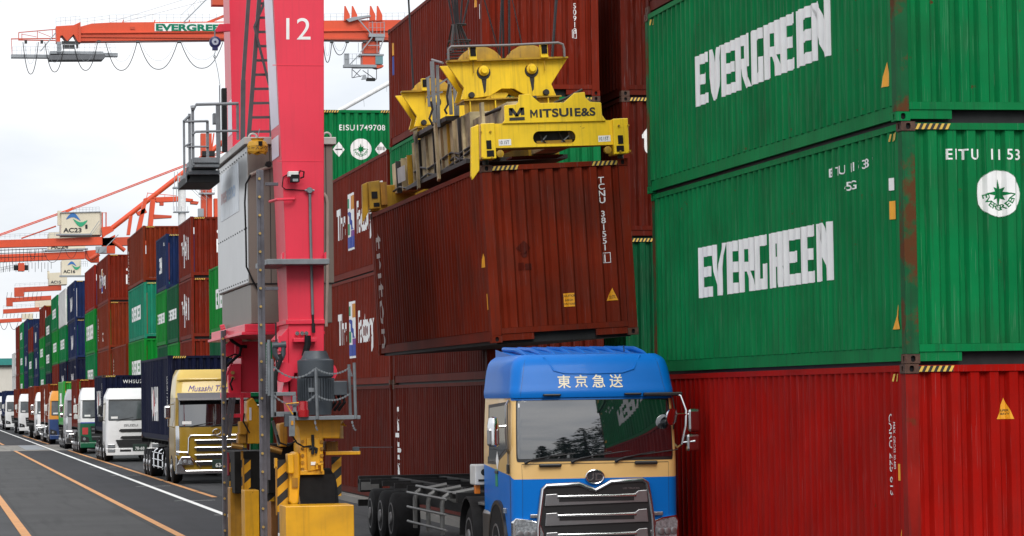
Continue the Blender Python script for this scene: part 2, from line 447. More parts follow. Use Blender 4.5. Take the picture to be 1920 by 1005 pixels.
# ------------------------------------------------------------------ ground
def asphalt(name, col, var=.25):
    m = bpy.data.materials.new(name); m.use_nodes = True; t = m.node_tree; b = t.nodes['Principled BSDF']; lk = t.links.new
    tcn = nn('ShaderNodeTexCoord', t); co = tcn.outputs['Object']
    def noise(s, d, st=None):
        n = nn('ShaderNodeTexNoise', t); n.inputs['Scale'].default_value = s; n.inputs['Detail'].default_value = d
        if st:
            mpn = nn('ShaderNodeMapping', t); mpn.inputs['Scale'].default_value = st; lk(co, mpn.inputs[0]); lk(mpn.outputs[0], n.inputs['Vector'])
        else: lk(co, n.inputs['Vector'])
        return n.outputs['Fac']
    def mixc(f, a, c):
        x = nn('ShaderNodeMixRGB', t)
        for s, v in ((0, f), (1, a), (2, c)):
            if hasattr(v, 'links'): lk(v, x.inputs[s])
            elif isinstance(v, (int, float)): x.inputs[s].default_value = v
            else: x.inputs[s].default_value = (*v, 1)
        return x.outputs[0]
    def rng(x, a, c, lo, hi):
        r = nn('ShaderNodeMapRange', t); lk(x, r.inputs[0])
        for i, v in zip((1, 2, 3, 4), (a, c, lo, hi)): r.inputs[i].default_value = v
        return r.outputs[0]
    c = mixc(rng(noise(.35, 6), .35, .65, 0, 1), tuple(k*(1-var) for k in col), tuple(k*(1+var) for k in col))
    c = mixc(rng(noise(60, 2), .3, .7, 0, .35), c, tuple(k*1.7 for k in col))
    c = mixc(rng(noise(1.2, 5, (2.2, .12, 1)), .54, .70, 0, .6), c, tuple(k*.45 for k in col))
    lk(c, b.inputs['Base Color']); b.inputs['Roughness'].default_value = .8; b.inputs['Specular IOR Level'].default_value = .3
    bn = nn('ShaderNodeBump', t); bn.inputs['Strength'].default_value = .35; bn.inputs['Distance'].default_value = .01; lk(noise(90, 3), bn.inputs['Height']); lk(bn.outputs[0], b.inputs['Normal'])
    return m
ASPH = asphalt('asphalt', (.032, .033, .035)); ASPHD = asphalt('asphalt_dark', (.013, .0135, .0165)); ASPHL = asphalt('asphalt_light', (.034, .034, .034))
CONC = asphalt('concrete', (.17, .16, .145), .15)
def worn(name, col, wear=.5):
    m = mat(name, col, .7, 0, .12, 1.5, 0, 0, .2, 60)
    t = m.node_tree; b = t.nodes['Principled BSDF']; src = b.inputs['Base Color'].links[0].from_socket
    n = nn('ShaderNodeTexNoise', t); n.inputs['Scale'].default_value = 3.5; n.inputs['Detail'].default_value = 9; n.inputs['Roughness'].default_value = .75
    tcn = nn('ShaderNodeTexCoord', t); t.links.new(tcn.outputs['Object'], n.inputs['Vector'])
    r = nn('ShaderNodeMapRange', t); t.links.new(n.outputs['Fac'], r.inputs[0])
    for i, v in zip((1, 2, 3, 4), (.56, .66, 0, wear)): r.inputs[i].default_value = v
    x = nn('ShaderNodeMixRGB', t); t.links.new(r.outputs[0], x.inputs[0]); t.links.new(src, x.inputs[1]); x.inputs[2].default_value = (.09, .085, .08, 1)
    t.links.new(x.outputs[0], b.inputs['Base Color'])
    return m
LINEW = worn('line_white', (.72, .72, .70), .45); LINEO = worn('line_orange', (.52, .235, .07), .55)
def sheet(name, poly, z, m):
    g = MB(); g.poly([(p[0], p[1], z) for p in poly]); o = g.build(name, m, fix=False); o['kind'] = 'structure'; return o
sheet('ground', [(-900, -300), (900, -300), (900, 4000), (-900, 4000)], 0, ASPH)
gp = lambda x, y: at(x, y, 'z', 0)
def line_pts(pa, pb, ya, yb):
    """straight ground line through two photo points, cut at Y = ya, yb; returns X at both"""
    a, b = gp(*pa), gp(*pb); k = (b.x-a.x)/(b.y-a.y)
    return a.x+k*(ya-a.y), a.x+k*(yb-a.y)
Y0R, Y1R = 14.0, 420.0
xw0, xw1 = line_pts((400, 957.6), (40, 822), Y0R, Y1R)
xo0, xo1 = line_pts((330, 1001), (40, 852), Y0R, Y1R)
xl0, xl1 = line_pts((38, 990), (6, 946), Y0R, Y1R)
xr0, xr1 = line_pts((403, 933), (190, 864.5), Y0R, Y1R)
def stripe(name, x0, x1, w, z, m, ya=Y0R, yb=Y1R, segs=1):
    X = lambda y: x0+(x1-x0)*(y-Y0R)/(Y1R-Y0R)
    return sheet(name, [(X(ya)-w/2, ya), (X(ya)+w/2, ya), (X(yb)+w/2, yb), (X(yb)-w/2, yb)], z, m)
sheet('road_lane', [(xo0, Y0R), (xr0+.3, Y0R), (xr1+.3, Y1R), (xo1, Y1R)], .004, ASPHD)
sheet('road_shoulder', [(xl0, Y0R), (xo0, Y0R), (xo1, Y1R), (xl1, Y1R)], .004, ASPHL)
yc = gp(60, 845).y; yd = gp(60, 834).y
sheet('concrete_crossing', [(-30, yc), (xr0+.8, yc-1), (xr0+.8, yd-2), (-30, yd)], .008, CONC)
g = MB(); a, b = gp(40, 841), gp(88, 836)
g.box((xw0-1.7, yc+2.5, .008), (xw0-.5, yd-3, .014)); g.build('drain_cover', STEELG)['kind'] = 'structure'
stripe('white_line', xw0, xw1, .16, .013, LINEW)
stripe('orange_line', xo0, xo1, .17, .013, LINEO, Y0R, yc-.3); stripe('orange_line', xo0, xo1, .17, .013, LINEO, yd+.5, Y1R)
stripe('orange_line', xl0, xl1, .2, .013, LINEO)
ya_ = gp(403, 933).y
for a, b in ((ya_, ya_+5), (ya_+5.3, ya_+17), (ya_+17.6, 118), (118.6, yc-2), (yd+1, 240)): stripe('orange_line', xr0, xr1, .16, .013, LINEO, a, b)
for x0_, x1_, o_ in ((xo0, xo1, -.17), (xl0, xl1, .22)): stripe('road_seam', x0_+o_, x1_+o_, .05, .011, mat('bitumen', (.012, .012, .012), .8), Y0R, yc-.4)
for px, py in ((365, 939.5), (287, 912.5), (236, 892), (193, 877), (445, 966)):
    p = gp(px, py); sheet('tick_mark', [(p.x-.55, p.y-.04), (p.x+.55, p.y-.04), (p.x+.55, p.y+.04), (p.x-.55, p.y+.04)], .017, LINEW)
m = MB(); m.box((10.7, 30, 0), (22, 400, .15)); o = m.build('stacking_pad', CONC); o['kind'] = 'structure'

# ------------------------------------------------------------------ container stacks
PAD = .15
X0, YA = 11.31, 32.5
def num_end(s, x, z, size=.1, vertical=True): return shift(text2d(s, size, .012, 1.1, space=1.0, vertical=vertical), x, z)
sidenum = lambda yl, z, s='EITU 115387', h=.11: on_side(text2d(s, h, .012, 1.5, space=1.5), yl, z)
emb = (1.22+.0, 2.03)
emblem_w = disc2d(emb[0], emb[1], .285); emblem_g = star2d(emb[0], emb[1], .175, .11, 8, pi/2, .36) + arc_text('EVERGREEN', emb[0], emb[1], .20, .068, pi*1.06, pi*1.94) + disc2d(emb[0], emb[1], .283, 40, .279)
GR = 'containers in the near stack on the right'
RPOST = mat('rusted_green_post', (.004, .09, .03), .7, 0, .3, 1.2, 1.35, .9, .2, 6, 0, .1, .25, .4, 0, 1.6); RPOST2 = mat('rusted_red_post', (.21, .006, .003), .7, 0, .3, 1.2, 1.0, .8, .2, 6, 0, .1, .2, .4, 0, 1.6)
R1 = container('red container with yellow super heavy warning triangle, bottom of the nearest stack', RED, (X0, YA, PAD), group=GR, near=True, post=RPOST2,
    side=[('lettering', on_side(block_letters('H', .72, .78), 11.95, 1.15), WHITE), ('lettering', on_side(rot2d(text2d('CARU 225 613', .075, .0, 1.5), -pi/2), .72, 2.3), WHITE), ('lettering', on_side(rot2d(text2d('MAX. GROSS 30.480', .035, .0, 1.3), -pi/2), .5, 2.2), WHITE),
          ('warning_sticker', on_side(tri_sticker(0, 0, .26), .36, .62)+on_side(rect2d(-.05, 0, .05, .2), .38, 1.5), YELL), ('hazard_sticker', on_side(sum([quad2d((i*.07, 0), (i*.07+.03, 0), (i*.07+.06, .09), (i*.07+.03, .09)) for i in range(3)], []), .5, 2.69), HAZ)],
    end=[('warning_sticker', tri_sticker(1.25, 2.22, .22), YELL), ('sticker_print', shift(text2d('SUPER', .026, .02, align='CENTER'), 1.25, 2.31)+shift(text2d('HEAVY', .026, .02, align='CENTER'), 1.25, 2.27), BLACK)])
ev = block_letters('EVERGREEN', .76, .735)
R2 = container('green container with white lettering and round star emblem, middle of the nearest stack', GREEN, (X0+.02, YA, PAD+HC), group=GR, near=True, post=RPOST,
    side=[('lettering', on_side(ev, 9.4, 1.12), WHITE), ('lettering', sidenum(2.95, 2.45), WHITE), ('lettering', sidenum(2.35, 2.22, '45G1'), WHITE), ('caution_sticker', on_side(rect2d(0, 0, .13, .22), .52, 1.75), YELL), ('data_plate', on_side(rect2d(0, 0, .10, .15), .52, 2.1), WHITE),
          ('warning_sticker', on_side(tri_sticker(0, 0, .26), .36, .42), YELL), ('hazard_sticker', on_side(sum([quad2d((i*.07, 0), (i*.07+.03, 0), (i*.07+.06, .09), (i*.07+.03, .09)) for i in range(4)], []), .5, 2.69), HAZ)],
    end=[('lettering', shift(text2d('EITU 115320', .128, .012, 1.0, space=1.25), .56, 2.44), WHITE), ('emblem', emblem_w, WHITE), ('emblem_print', emblem_g, GREEN)])
R3 = container('green container with white block lettering, upper of the two green in the nearest stack', GREEN, (X0-.04, YA, PAD+2*HC), group=GR, near=True, post=RPOST,
    side=[('lettering', on_side(ev, 9.2, 1.10), WHITE), ('warning_sticker', on_side(tri_sticker(0, 0, .26), .42, .46), YELL), ('hazard_sticker', on_side(sum([quad2d((i*.07, 0), (i*.07+.03, 0), (i*.07+.06, .09), (i*.07+.03, .09)) for i in range(3)], []), 11.9, 2.69), HAZ)])
R4 = container('dark brown container above both green ones, topmost of the nearest stack', BROWN3, (X0-.02, YA, PAD+3*HC), group=GR, near=True)

XB, YB = 10.96, 57.0
GB = 'brown and green containers in the stacks behind the spreader'
B1 = container('dull brown container behind the blue truck, bottom of its stack', BROWN3, (XB, YB, PAD), group=GB, near=True, side=[('lettering', on_side(rot2d(text2d('capital', .5, .03), -pi/2), 11.75, 2.35), WHITE)])
B2 = container('brown container just above the blue truck roof, second from the ground', BROWN3, (XB, YB, PAD+HC), group=GB, near=True, end=[('warning_sticker', tri_sticker(1.85, .35, .2), YELL)])
B3 = container('green container seen through the gap below the yellow spreader beam', GREEN, (XB, YB, PAD+2*HC), group=GB, near=True)
B4 = container('large red brown container at the top behind the spreader ropes', BROWN, (XB, YB, PAD+3*HC), group=GB, near=True,
    side=[('data_sticker', on_side(rect2d(0, 0, .22, .3), 11.75, 2.2), YELL), ('data_sticker', on_side(rect2d(0, 0, .22, .45), 11.75, 1.72), BLUEP), ('warning_sticker', on_side(tri_sticker(0, 0, .2), .75, 1.9), YELL), ('lettering', on_side(rect2d(0, 0, .12, .3), .35, 1.6), WHITE)],
    end=[('lettering', num_end('GESU 50918', 1.95, 2.45, .11), WHITE), ('check_digit', shift(text2d('1', .12, .012), 1.905, 1.21)+rect2d(1.88, 1.19, 1.99, 1.2)+rect2d(1.88, 1.35, 1.99, 1.36)+rect2d(1.88, 1.19, 1.89, 1.36)+rect2d(1.98, 1.19, 1.99, 1.36), WHITE), ('caution_sticker', tri_sticker(1.2, 2.05, .24), YELL)])
XB2 = XB+CW+.46
for k, (mm, lb, e) in enumerate(((GREEN3, 'dark green container at the foot of the stack beyond the hanging container', ()), (GREEN3, 'dark green container between the hanging container and the nearest stack', ()),
        (BROWN3, 'dark brown container with large white serif letters beside the spreader', [('lettering', shift(text2d('te', .62, .05, .85), .42, 1.75), WHITE)]), (BROWN3, 'dark brown container at the top right behind the dark gap', ()))):
    container(lb, mm, (XB2, YB, PAD+k*HC), group=GB, near=True, end=e)
YC = YB+12.62
for k, (mm, lb) in enumerate(((BROWN3, 'brown container behind the motor platform, bottom of its stack'), (BROWN, 'brown container with white lettering beside the gantry motor'), (BROWN, 'brown container with white lettering, upper one beside the gantry leg'))):
    container(lb, mm, (XB, YC, PAD+k*HC), group=GB, near=True, side=[] if k == 0 else factory_side() + [('lettering', on_side(rot2d(text2d('le a', .62, .03), -pi/2), 1.55, 2.2), WHITE)])
YD = 82.4; zz = PAD
for k, (mm, H, lb) in enumerate(((BROWN3, HC, 'brown container hidden low behind the gantry cabinet'), (BROWN, HC, 'brown container third down under the green emblem container'), (BROWN, STD, 'brown container right under the green emblem container'), (GREEN, STD, 'green container with round white star emblem, between the gantry leg and the brown stack'))):
    e = ()
    if k == 3:
        c = (1.25, 1.43)
        e = [('lettering', shift(text2d('EISU1749708', .16, .014, 1.0, space=1.12), .62, 1.98), WHITE), ('emblem', disc2d(c[0], c[1], .31), WHITE), ('emblem_print', star2d(c[0], c[1], .175, .11, 8, pi/2, .38)+arc_text('EVERGREEN', c[0], c[1], .215, .07, pi*1.06, pi*1.94), GREEN),
             ('hazard_label', quad2d((1.66, 1.42), (1.84, 1.2), (2.02, 1.42), (1.84, 1.64))+quad2d((.42, 1.42), (.6, 1.2), (.78, 1.42), (.6, 1.64)), WHITE), ('label_print', sum([rect2d(1.73+.04*i, 1.4, 1.75+.04*i, 1.5) for i in range(6)], [])+rect2d(.5, 1.4, .7, 1.44), BLACK)]
    container(lb, mm, (XB, YD, zz), H=H, group=GB, near=(k == 3), end=e); zz += H

# the long row at the left, told from the nearest stack to the farthest
GL_ = 'containers in the long row beyond the gantry'
def yd(d):
    """distance along the optical axis -> (X, Y) on the row line"""
    X = 10.96
    d = d*1.0203
    for _ in range(4):
        Y = (d-X*sin(YAW))/cos(YAW); X = 10.96-.0046*(Y-60)
    return X, Y
nl_side = lambda Lc: [('lettering', on_side(text2d('TAL', .9, .05, .8), Lc/2+1.0, .9), WHITE)]
def bj_side(Lc):
    return [('lettering', on_side(text2d('The', .55, .04), Lc/2+1.7, 1.15), WHITE), ('lettering', on_side(text2d('bj', .8, .05), Lc/2-.1, 1.1), WHITE), ('lettering', on_side(text2d('i', .9, .06), Lc/2-1.5, .9), WHITE), ('logo_panel', on_side(rect2d(0, .55, .3, 2.0), Lc/2+.5, 0), WHITE), ('logo_print', on_side(rect2d(.03, .6, .27, 1.1), Lc/2+.5, 0), PURP)]
n_end = [('lettering', shift(rot2d(text2d('N', .5, .06), 0), 1.1, 1.1)+disc2d(1.2, 1.95, .09, 8)+disc2d(1.5, 1.85, .09, 8)+disc2d(1.3, 2.25, .09, 8), WHITE)]
evs = lambda Lc, H, s=1.0: [evergreen_side(Lc, H, s)]
navy_l = lambda Lc: [('lettering', on_side(text2d('WAN', 1.0, .03, .9, shear=.1), Lc/2+1.4, .8), WHITE), ('lettering', on_side(text2d('WHLU 28', .14, .02, 1.3), 1.9, 2.2), WHITE)]
E20 = lambda H: [evergreen_side(L20, H, .62)]
ROW = [  # d of the near end, length, height, [(colour, label words, side print, end print) from the ground up]
 (100.2, L40, STD, [(GREEN3, 'dark green'), (GREEN3, 'dark green'), (GREEN2, 'bright green lettered', evs(L40, STD))], 'of the stack half hidden by the gantry cabinet'),
 (118.9, L20, STD, [(BROWN, 'brown'), (BROWN, 'brown', [('lettering', on_side(text2d('b', .6, .05), 5.5, 1.1), WHITE)]), (BROWN, 'brown lettered', bj_side(L20), n_end), (BROWN, 'brown lettered', bj_side(L20), n_end)], 'of the short brown stack left of the cabinet'),
 (125.0, L20, STD, [(GREEN2, 'green'), (GREEN2, 'bright green'), (GREEN3, 'dark green lettered', E20(STD))], 'of the green short stack before the navy topped one'),
 (131.0, L20, STD, [(GREEN3, 'dark green'), (GREEN3, 'dark green'), (GREEN2, 'bright green lettered', E20(STD)), (NAVY, 'navy', [('lettering', on_side(text2d('ZIM', .7, .03, .9), 4.2, .9)+on_side(text2d('ZIMU', .14, .02, 1.4), 1.6, 2.1), WHITE)])], 'of the navy topped short stack'),
 (144.2, L40, HC, [(GREEN2, 'bright green'), (GREEN2, 'bright green lettered', evs(L40, HC)), (GREENT, 'teal green lettered', evs(L40, HC)), (BROWN2, 'rust brown', [('lettering', on_side(rot2d(text2d('CAXU 95317', .2, .02, 1.2), -pi/2), 11.5, 2.2), WHITE)])], 'of the stack with plain rust brown top'),
 (157.2, L40, HC, [(BROWN2, 'rust brown'), (BROWN2, 'rust brown', [('lettering', on_side(rot2d(text2d('CAXU 4417', .2, .02, 1.2), -pi/2), 11.5, 2.2), WHITE)])], 'of the low brown stack above the white truck'),
 (171.8, L40, HC, [(BROWN, 'brown'), (BROWN2, 'rust brown'), (BROWN2, 'rust brown', [('lettering', on_side(text2d('Z', .5, .04), 6.5, .6)+on_side(rot2d(text2d('GATU 118', .2, .02, 1.2), -pi/2), 11.5, 2.2), WHITE)]), (BROWN, 'brown lettered', factory_side(), n_end)], 'of the tall all brown stack'),
 (184.8, L40, HC, [(BROWN, 'brown'), (GREEN, 'green lettered', evs(L40, HC)), (GREEN2, 'bright green lettered', evs(L40, HC, 1.25)), (RED2, 'brick red')], 'of the brick red topped stack'),
 (208.4, L40, HC, [(NAVY, 'navy'), (NAVY2, 'dark navy', navy_l(L40)), (NAVY, 'navy lettered', navy_l(L40)), (NAVY, 'navy lettered', navy_l(L40))], 'of the nearest all navy stack'),
 (222.7, L40, HC, [(NAVY2, 'dark navy'), (NAVY2, 'dark navy lettered', navy_l(L40)), (GREEN, 'green lettered', evs(L40, HC)), (WHITEC, 'white')], 'of the white topped stack'),
 (235.6, L40, HC, [(BROWN, 'brown'), (BROWN, 'brown'), (GREEN2, 'bright green lettered', evs(L40, HC)), (GREEN, 'green lettered', evs(L40, HC))], 'of the green topped stack past the white one'),
 (248.6, L40, STD, [(NAVY2, 'dark navy'), (NAVY2, 'dark navy'), (GREEN3, 'dark green lettered', evs(L40, STD)), (GREEN3, 'dark green lettered', evs(L40, STD))], 'of the dark green stack past the white one'),
 (261.2, L40, HC, [(GREEN3, 'dark green'), (GREEN, 'green lettered', evs(L40, HC)), (GREEN2, 'bright green lettered', evs(L40, HC)), (BROWN, 'brown')], 'of the far brown topped green stack'),
 (275.5, L40, STD, [(GREEN3, 'dark green'), (NAVY, 'navy'), (NAVY, 'navy', navy_l(L40)), (NAVY, 'navy', navy_l(L40))], 'of the far navy stack'),
 (289.0, L40, STD, [(GREEN3, 'dark green'), (GREEN3, 'dark green', evs(L40, STD)), (GREEN3, 'dark green', evs(L40, STD)), (BROWN, 'brown')], 'of the stack just behind the far navy one'),
 (302.0, L40, HC, [(NAVY2, 'dark navy'), (NAVY, 'navy'), (NAVY, 'navy', navy_l(L40)), (NAVY, 'navy')], 'of the farthest navy stack'),
 (315.5, L40, HC, [(GREEN2, 'bright green', evs(L40, HC)), (GREEN2, 'bright green', evs(L40, HC)), (GREEN, 'green', evs(L40, HC)), (GREEN, 'green', evs(L40, HC))], 'of the farthest green stack'),
 (329.0, L40, HC, [(BROWN, 'brown'), (BROWN, 'brown'), (BROWN, 'brown'), (BROWN, 'brown')], 'of the brown stack near the row end'),
 (343.0, L40, HC, [(WHITEC, 'white'), (WHITEC, 'white'), (WHITEC, 'white')], 'of the white stack ending the row'),
]
TIER = ['bottom one', 'second from ground', 'third from ground', 'topmost']
for d, Lc, H, boxes, where in ROW:
    X, Y = yd(d); z = PAD
    for k, bx in enumerate(boxes):
        tier = TIER[k] if k < len(boxes)-1 else 'topmost'
        container('%s container, %s %s' % (bx[1], tier, where), bx[0], (X+random.uniform(-.03, .03), Y+random.uniform(-.04, .04), z), Lc, H, GL_,
                  side=bx[2] if len(bx) > 2 else (), end=bx[3] if len(bx) > 3 else (), hazard=(k > 1))
        z += H
# ------------------------------------------------------------------ rubber tyred gantry crane (leg pair beside the truck lane)
CRED = mat('crane_red', (.70, .022, .056), .45, 0, .06, 1.2, 0, .2, .03, 20, .15, .4, .03); CPALE = mat('crane_painted_sheen', (.66, .58, .68), .35, 0, .05, 2)  # the pale tone paints a sky reflection on the legs' left faces
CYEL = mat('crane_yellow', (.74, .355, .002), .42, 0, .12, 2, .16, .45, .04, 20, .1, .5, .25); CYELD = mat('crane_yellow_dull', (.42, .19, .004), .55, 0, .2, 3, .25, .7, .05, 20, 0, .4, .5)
TAUPE = mat('cabinet_taupe', (.165, .14, .118), .5, 0, .06, 1.5, .02, .2); ALU = mat('cabinet_aluminium', (.36, .36, .36), .3, .8, .06, 1.2, 0, .15, .03, 5)
CAPG = mat('cabinet_cap', (.42, .41, .39), .45, .2, .08, 3); MOTG = mat('motor_grey', (.05, .06, .072), .5, .1, .12, 4, .03); POSTG = mat('worn_zinc', (.10, .095, .11), .55, .5, .3, 4, .1, .4)
BRASS = mat('brass_pipe', (.45, .28, .09), .35, .8, .2, 8); CHROME = mat('chrome', (.66, .67, .68), .14, 1, .03); TYRE = mat('tyre', (.009, .009, .010), .8, 0, .25, 6, 0, 0, .3, 50, 0, .15)
BOLT = mat('bolt_brass', (.45, .3, .1), .4, .7); GLASSD = mat('lamp_glass', (.25, .27, .28), .1, 0, spec=.8)
YN, YF = 48.0, 56.0
P = lambda x, y, Y: at(x, y, 'y', Y)
def pbox(mb, x0, y0, x1, y1, Y, dep):
    ym, xm = (y0+y1)/2, (x0+x1)/2
    a = P(x0, ym, Y).x; b = P(x1, ym, Y).x; t = P(xm, y0, Y).z; u = P(xm, y1, Y).z
    mb.box((a, Y, u), (b, Y+dep, t))
def ppoly(mb, pts, Y, dep, dy=0):
    mb.prism([tuple(p) for p in pts], lambda p: P(p[0], p[1], Y), lambda p: P(p[0], p[1], Y)+Vector((0, dep, 0)))
def ptube(mb, pts, Y, r, n=8):
    """pts: (px, py[, Y])"""
    mb.tube([P(p[0], p[1], p[2] if len(p) > 2 else Y) for p in pts], r, n)
_c = P(560, 757, YN)
RTG = thing('gantry_crane', 'red rubber tyred gantry crane leg numbered 12 with yellow wheel guards', 'gantry crane', (_c.x, YN, 0))
class RB(MB):
    """mesh written in world coordinates, stored relative to the crane's base"""
    def build(s, name, m, parent=RTG, **k):
        top = parent
        off = Vector((0, 0, 0))
        while top is not None: off += Vector(top.location); top = top.parent
        s.v = [(v[0]-off.x, v[1]-off.y, v[2]-off.z) for v in s.v]
        return MB.build(s, name, m, parent, **k)
# near leg
m = RB(); Lp = [(476, -800), (513, 0), (533, 400), (540, 604), (541, 700), (607.5, 700), (607.5, 604), (607.5, -800)]
dep_top = 1.25
m.prism(Lp, lambda p: P(p[0], p[1], YN), lambda p: P(p[0], p[1], YN)+Vector((0, 1.3, 0)))
leg = m.build('leg', CRED, bevel=.012)
m = RB()
for p in text2d('12', .37, .0, 1.02, align='CENTER'):
    c = P(559.5, 74, YN-.004); m.poly([(c.x+q[0]+.012*q[1], YN-.004, c.z+q[1]) for q in p])
m.build('number', WHITE, leg, fix=False)
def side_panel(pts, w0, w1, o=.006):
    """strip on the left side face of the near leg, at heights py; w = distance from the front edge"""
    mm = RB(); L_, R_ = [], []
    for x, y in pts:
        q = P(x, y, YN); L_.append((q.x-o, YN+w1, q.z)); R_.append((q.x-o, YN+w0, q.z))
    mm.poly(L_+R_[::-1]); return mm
side_panel([(503, -200), (513, 0), (525, 232)], .12, 1.28).build('painted_sheen', CPALE, leg, fix=False)  # sky sheen put on the side face as a pale panel
side_panel([(526, 250), (527, 290)], .25, 1.28).build('painted_sheen', CPALE, leg, fix=False)
m = RB(); ppoly(m, [(536, 600), (609, 599), (609, 607), (536, 608)], YN-.05, 1.4); m.build('flange', CRED, bevel=.006)
for y_ in (122, 302):
    m = RB(); a = P(505+y_*.05, y_, YN-.004); b = P(607.4, y_, YN-.004); m.box((a.x, YN-.005, a.z-.006), (b.x, YN+.002, a.z+.006)); m.build('weld_seam', CRED, leg)
# far leg
m = RB(); m.prism([(422, -800), (430, 0), (436, 260), (440, 640), (512, 640), (508, 260), (492, -800)], lambda p: P(p[0], p[1], YF), lambda p: P(p[0], p[1], YF)+Vector((0, 1.2, 0)))
leg2 = m.build('leg', CRED, bevel=.012)
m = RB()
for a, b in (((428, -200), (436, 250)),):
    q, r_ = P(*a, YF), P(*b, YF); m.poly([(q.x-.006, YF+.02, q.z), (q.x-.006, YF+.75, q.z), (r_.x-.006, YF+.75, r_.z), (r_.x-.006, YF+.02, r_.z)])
m.build('painted_sheen', CPALE, leg2, fix=False)  # same painted sky sheen on the far leg
# lower far leg and its plates
m = RB(); ppoly(m, [(452, 640), (488, 640), (489, 735), (452, 735)], 54.2, 1.5); m.build('lower_leg', CRED, bevel=.01)
m = RB(); ppoly(m, [(422, 648), (440, 632), (454, 632), (454, 672), (424, 668)], 54.0, .25); m.build('gusset', CRED, bevel=.006)
m = RB(); ppoly(m, [(427, 690), (437, 682), (452, 682), (452, 742), (430, 742)], 54.1, .25); m.build('bracket_plate', CRED, bevel=.006)
for y in (699, 709):
    m = RB(); c = P(436, y, 54.08); m.cyl(c, c+Vector((0, -.05, 0)), .035, 10); m.build('bolt', BOLT)
m = RB(); pbox(m, 418, 736, 470, 746, 53.9, .5); m.build('cross_bar', CRED, bevel=.005)
m = RB(); pbox(m, 418, 776, 456, 783, 53.9, .3); m.build('cross_bar', CRED, bevel=.005)
for x, y0, y1, w in ((421, 715, 850, 5), (454, 740, 790, 6)):
    m = RB(); pbox(m, x-w/2, y0, x+w/2, y1, 53.85, .08); m.build('red_upright', CRED, bevel=.004)
m = RB(); ptube(m, [(442, 640), (442, 662), (424, 705), (423, 720)], 53.7, .02); m.build('red_pipe', CRED, smooth=True)
m = RB(); ptube(m, [(421, 850), (427, 850), (428, 866), (428, 890), (422, 893), (421, 905)], 53.7, .028); m.build('red_pipe', mat('dark_red_pipe', (.2, .008, .02), .4), smooth=True)
for pts, r_ in (([(420, 620), (436, 640), (450, 649), (463, 650)], .03), ([(452, 650), (450, 664), (436, 676), (424, 686), (421, 705), (421, 740)], .028), ([(421, 700), (425, 690), (423, 672), (440, 664), (453, 668)], .014), ([(437, 708), (432, 720), (436, 732)], .018)):
    m = RB(); ptube(m, pts, 53.5, r_); m.build('hose', RUBSHADE, smooth=True)
# electrical cabinet between the legs
YCB = 50.3
cx0 = P(466, 400, YCB).x; cx1 = P(625, 400, YCB).x; ycb1 = at(409, 400, 'x', cx0).y
ct, cb, cs = P(545, 268, YCB).z, P(545, 531, YCB).z, P(545, 606, YCB).z
m = RB(); m.box((cx0, YCB, cb), (cx1, ycb1, ct)); cab_ = m.build('cabinet', TAUPE, bevel=.01)
m = RB(); m.box((cx0-.012, YCB+.03, cb+.02), (cx0, ycb1-.03, ct-.06)); sheet_ = m.build('aluminium_cladding', ALU, cab_, bevel=.003)
m = RB(); m.box((cx0-.07, YCB-.07, ct-.03), (cx1+.06, ycb1+.05, ct+.10)); m.build('roof_cap', CAPG, cab_, bevel=.012)
m = RB(); m.box((cx0+.03, YCB+.02, cs), (cx1-.04, ycb1-.3, cb-.01)); m.build('skirt', TAUPE, cab_, bevel=.01)
m = RB()
for px in (507, 612):
    x = P(px, 400, YCB).x; m = RB(); m.box((x-.006, YCB-.003, cb), (x+.006, YCB+.001, ct)); m.build('panel_joint', DARK, cab_)
m = RB(); m.box((cx0-.001, YCB-.004, cb-.012), (cx1+.001, YCB+.3, cb+.004)); m.build('panel_joint', DARK, cab_)
pz = lambda py, px=430: at(px, py, 'x', cx0-.013)
m = RB(); a, b = at(414, 345, 'x', cx0-.016), at(447, 330, 'x', cx0-.016); zt, zb = at(430, 318, 'x', cx0).z, at(430, 408, 'x', cx0).z
m.box((cx0-.02, b.y, zb), (cx0-.012, a.y, zt)); m.build('notice_board', mat('notice_white', (.62, .66, .70), .4), cab_)
for s_, cm_, dy in (('nes', mat('print_pale_red', (.6, .35, .36)), .1), ('xeno', mat('print_pale_blue', (.38, .5, .66)), 1.05)):
    mm = RB(); T = text2d(s_, .3, .02, 1.9)
    for t in T: mm.poly([(cx0-.024, a.y-dy-p[0], (zt+zb)/2-.12+p[1]) for p in t])
    mm.build('print', cm_, cab_, fix=False)
rv = MB()
for i in range(14):
    y = YCB+.2+i*(ycb1-YCB-.4)/13
    for z in (ct-.16, (cb+ct)/2-.25, cb+.07):
        m = RB(); m.cyl((cx0-.012, y, z), (cx0-.022, y, z), .016, 6); rv.add(m.v, m.f)
m = RB(); m.v, m.f = rv.v, rv.f; m.build('rivets', DARK, cab_)['kind'] = 'stuff'
for px, py in ((474, 258), (613, 256)):
    m = RB(); c = P(px, py, YCB+.05); m.tube([c+Vector((.07*cos(t*pi/8), 0, .07*sin(t*pi/8))) for t in range(17)], .018, 8, False); m.build('lifting_eye', CAPG, cab_, smooth=True)
m = RB(); ptube(m, [(511, 312), (490, 318), (470, 328)], YCB-.06, .03); m.build('conduit', mat('conduit_beige', (.34, .28, .24), .5), cab_, smooth=True)
m = RB(); c = P(504, 308, YCB-.08); m.lathe(c-Vector((0, .05, 0)), (0, 1, 0), [(0, .05), (.1, .06)], 12); m.build('gland', DARK, cab_, smooth=True)
m = RB(); ptube(m, [(470, 328), (461, 345), (459, 380), (461, 440), (462, 500), (475, 528), (489, 552)], YCB-.04, .016); m.build('cable', RUBSHADE, cab_, smooth=True)
m = RB(); ptube(m, [(607, 362), (612, 370), (614, 380), (614, 520), (612, 605), (612, 612)], YCB-.05, .028); m.build('conduit', MATS['conduit_beige'], cab_, smooth=True)
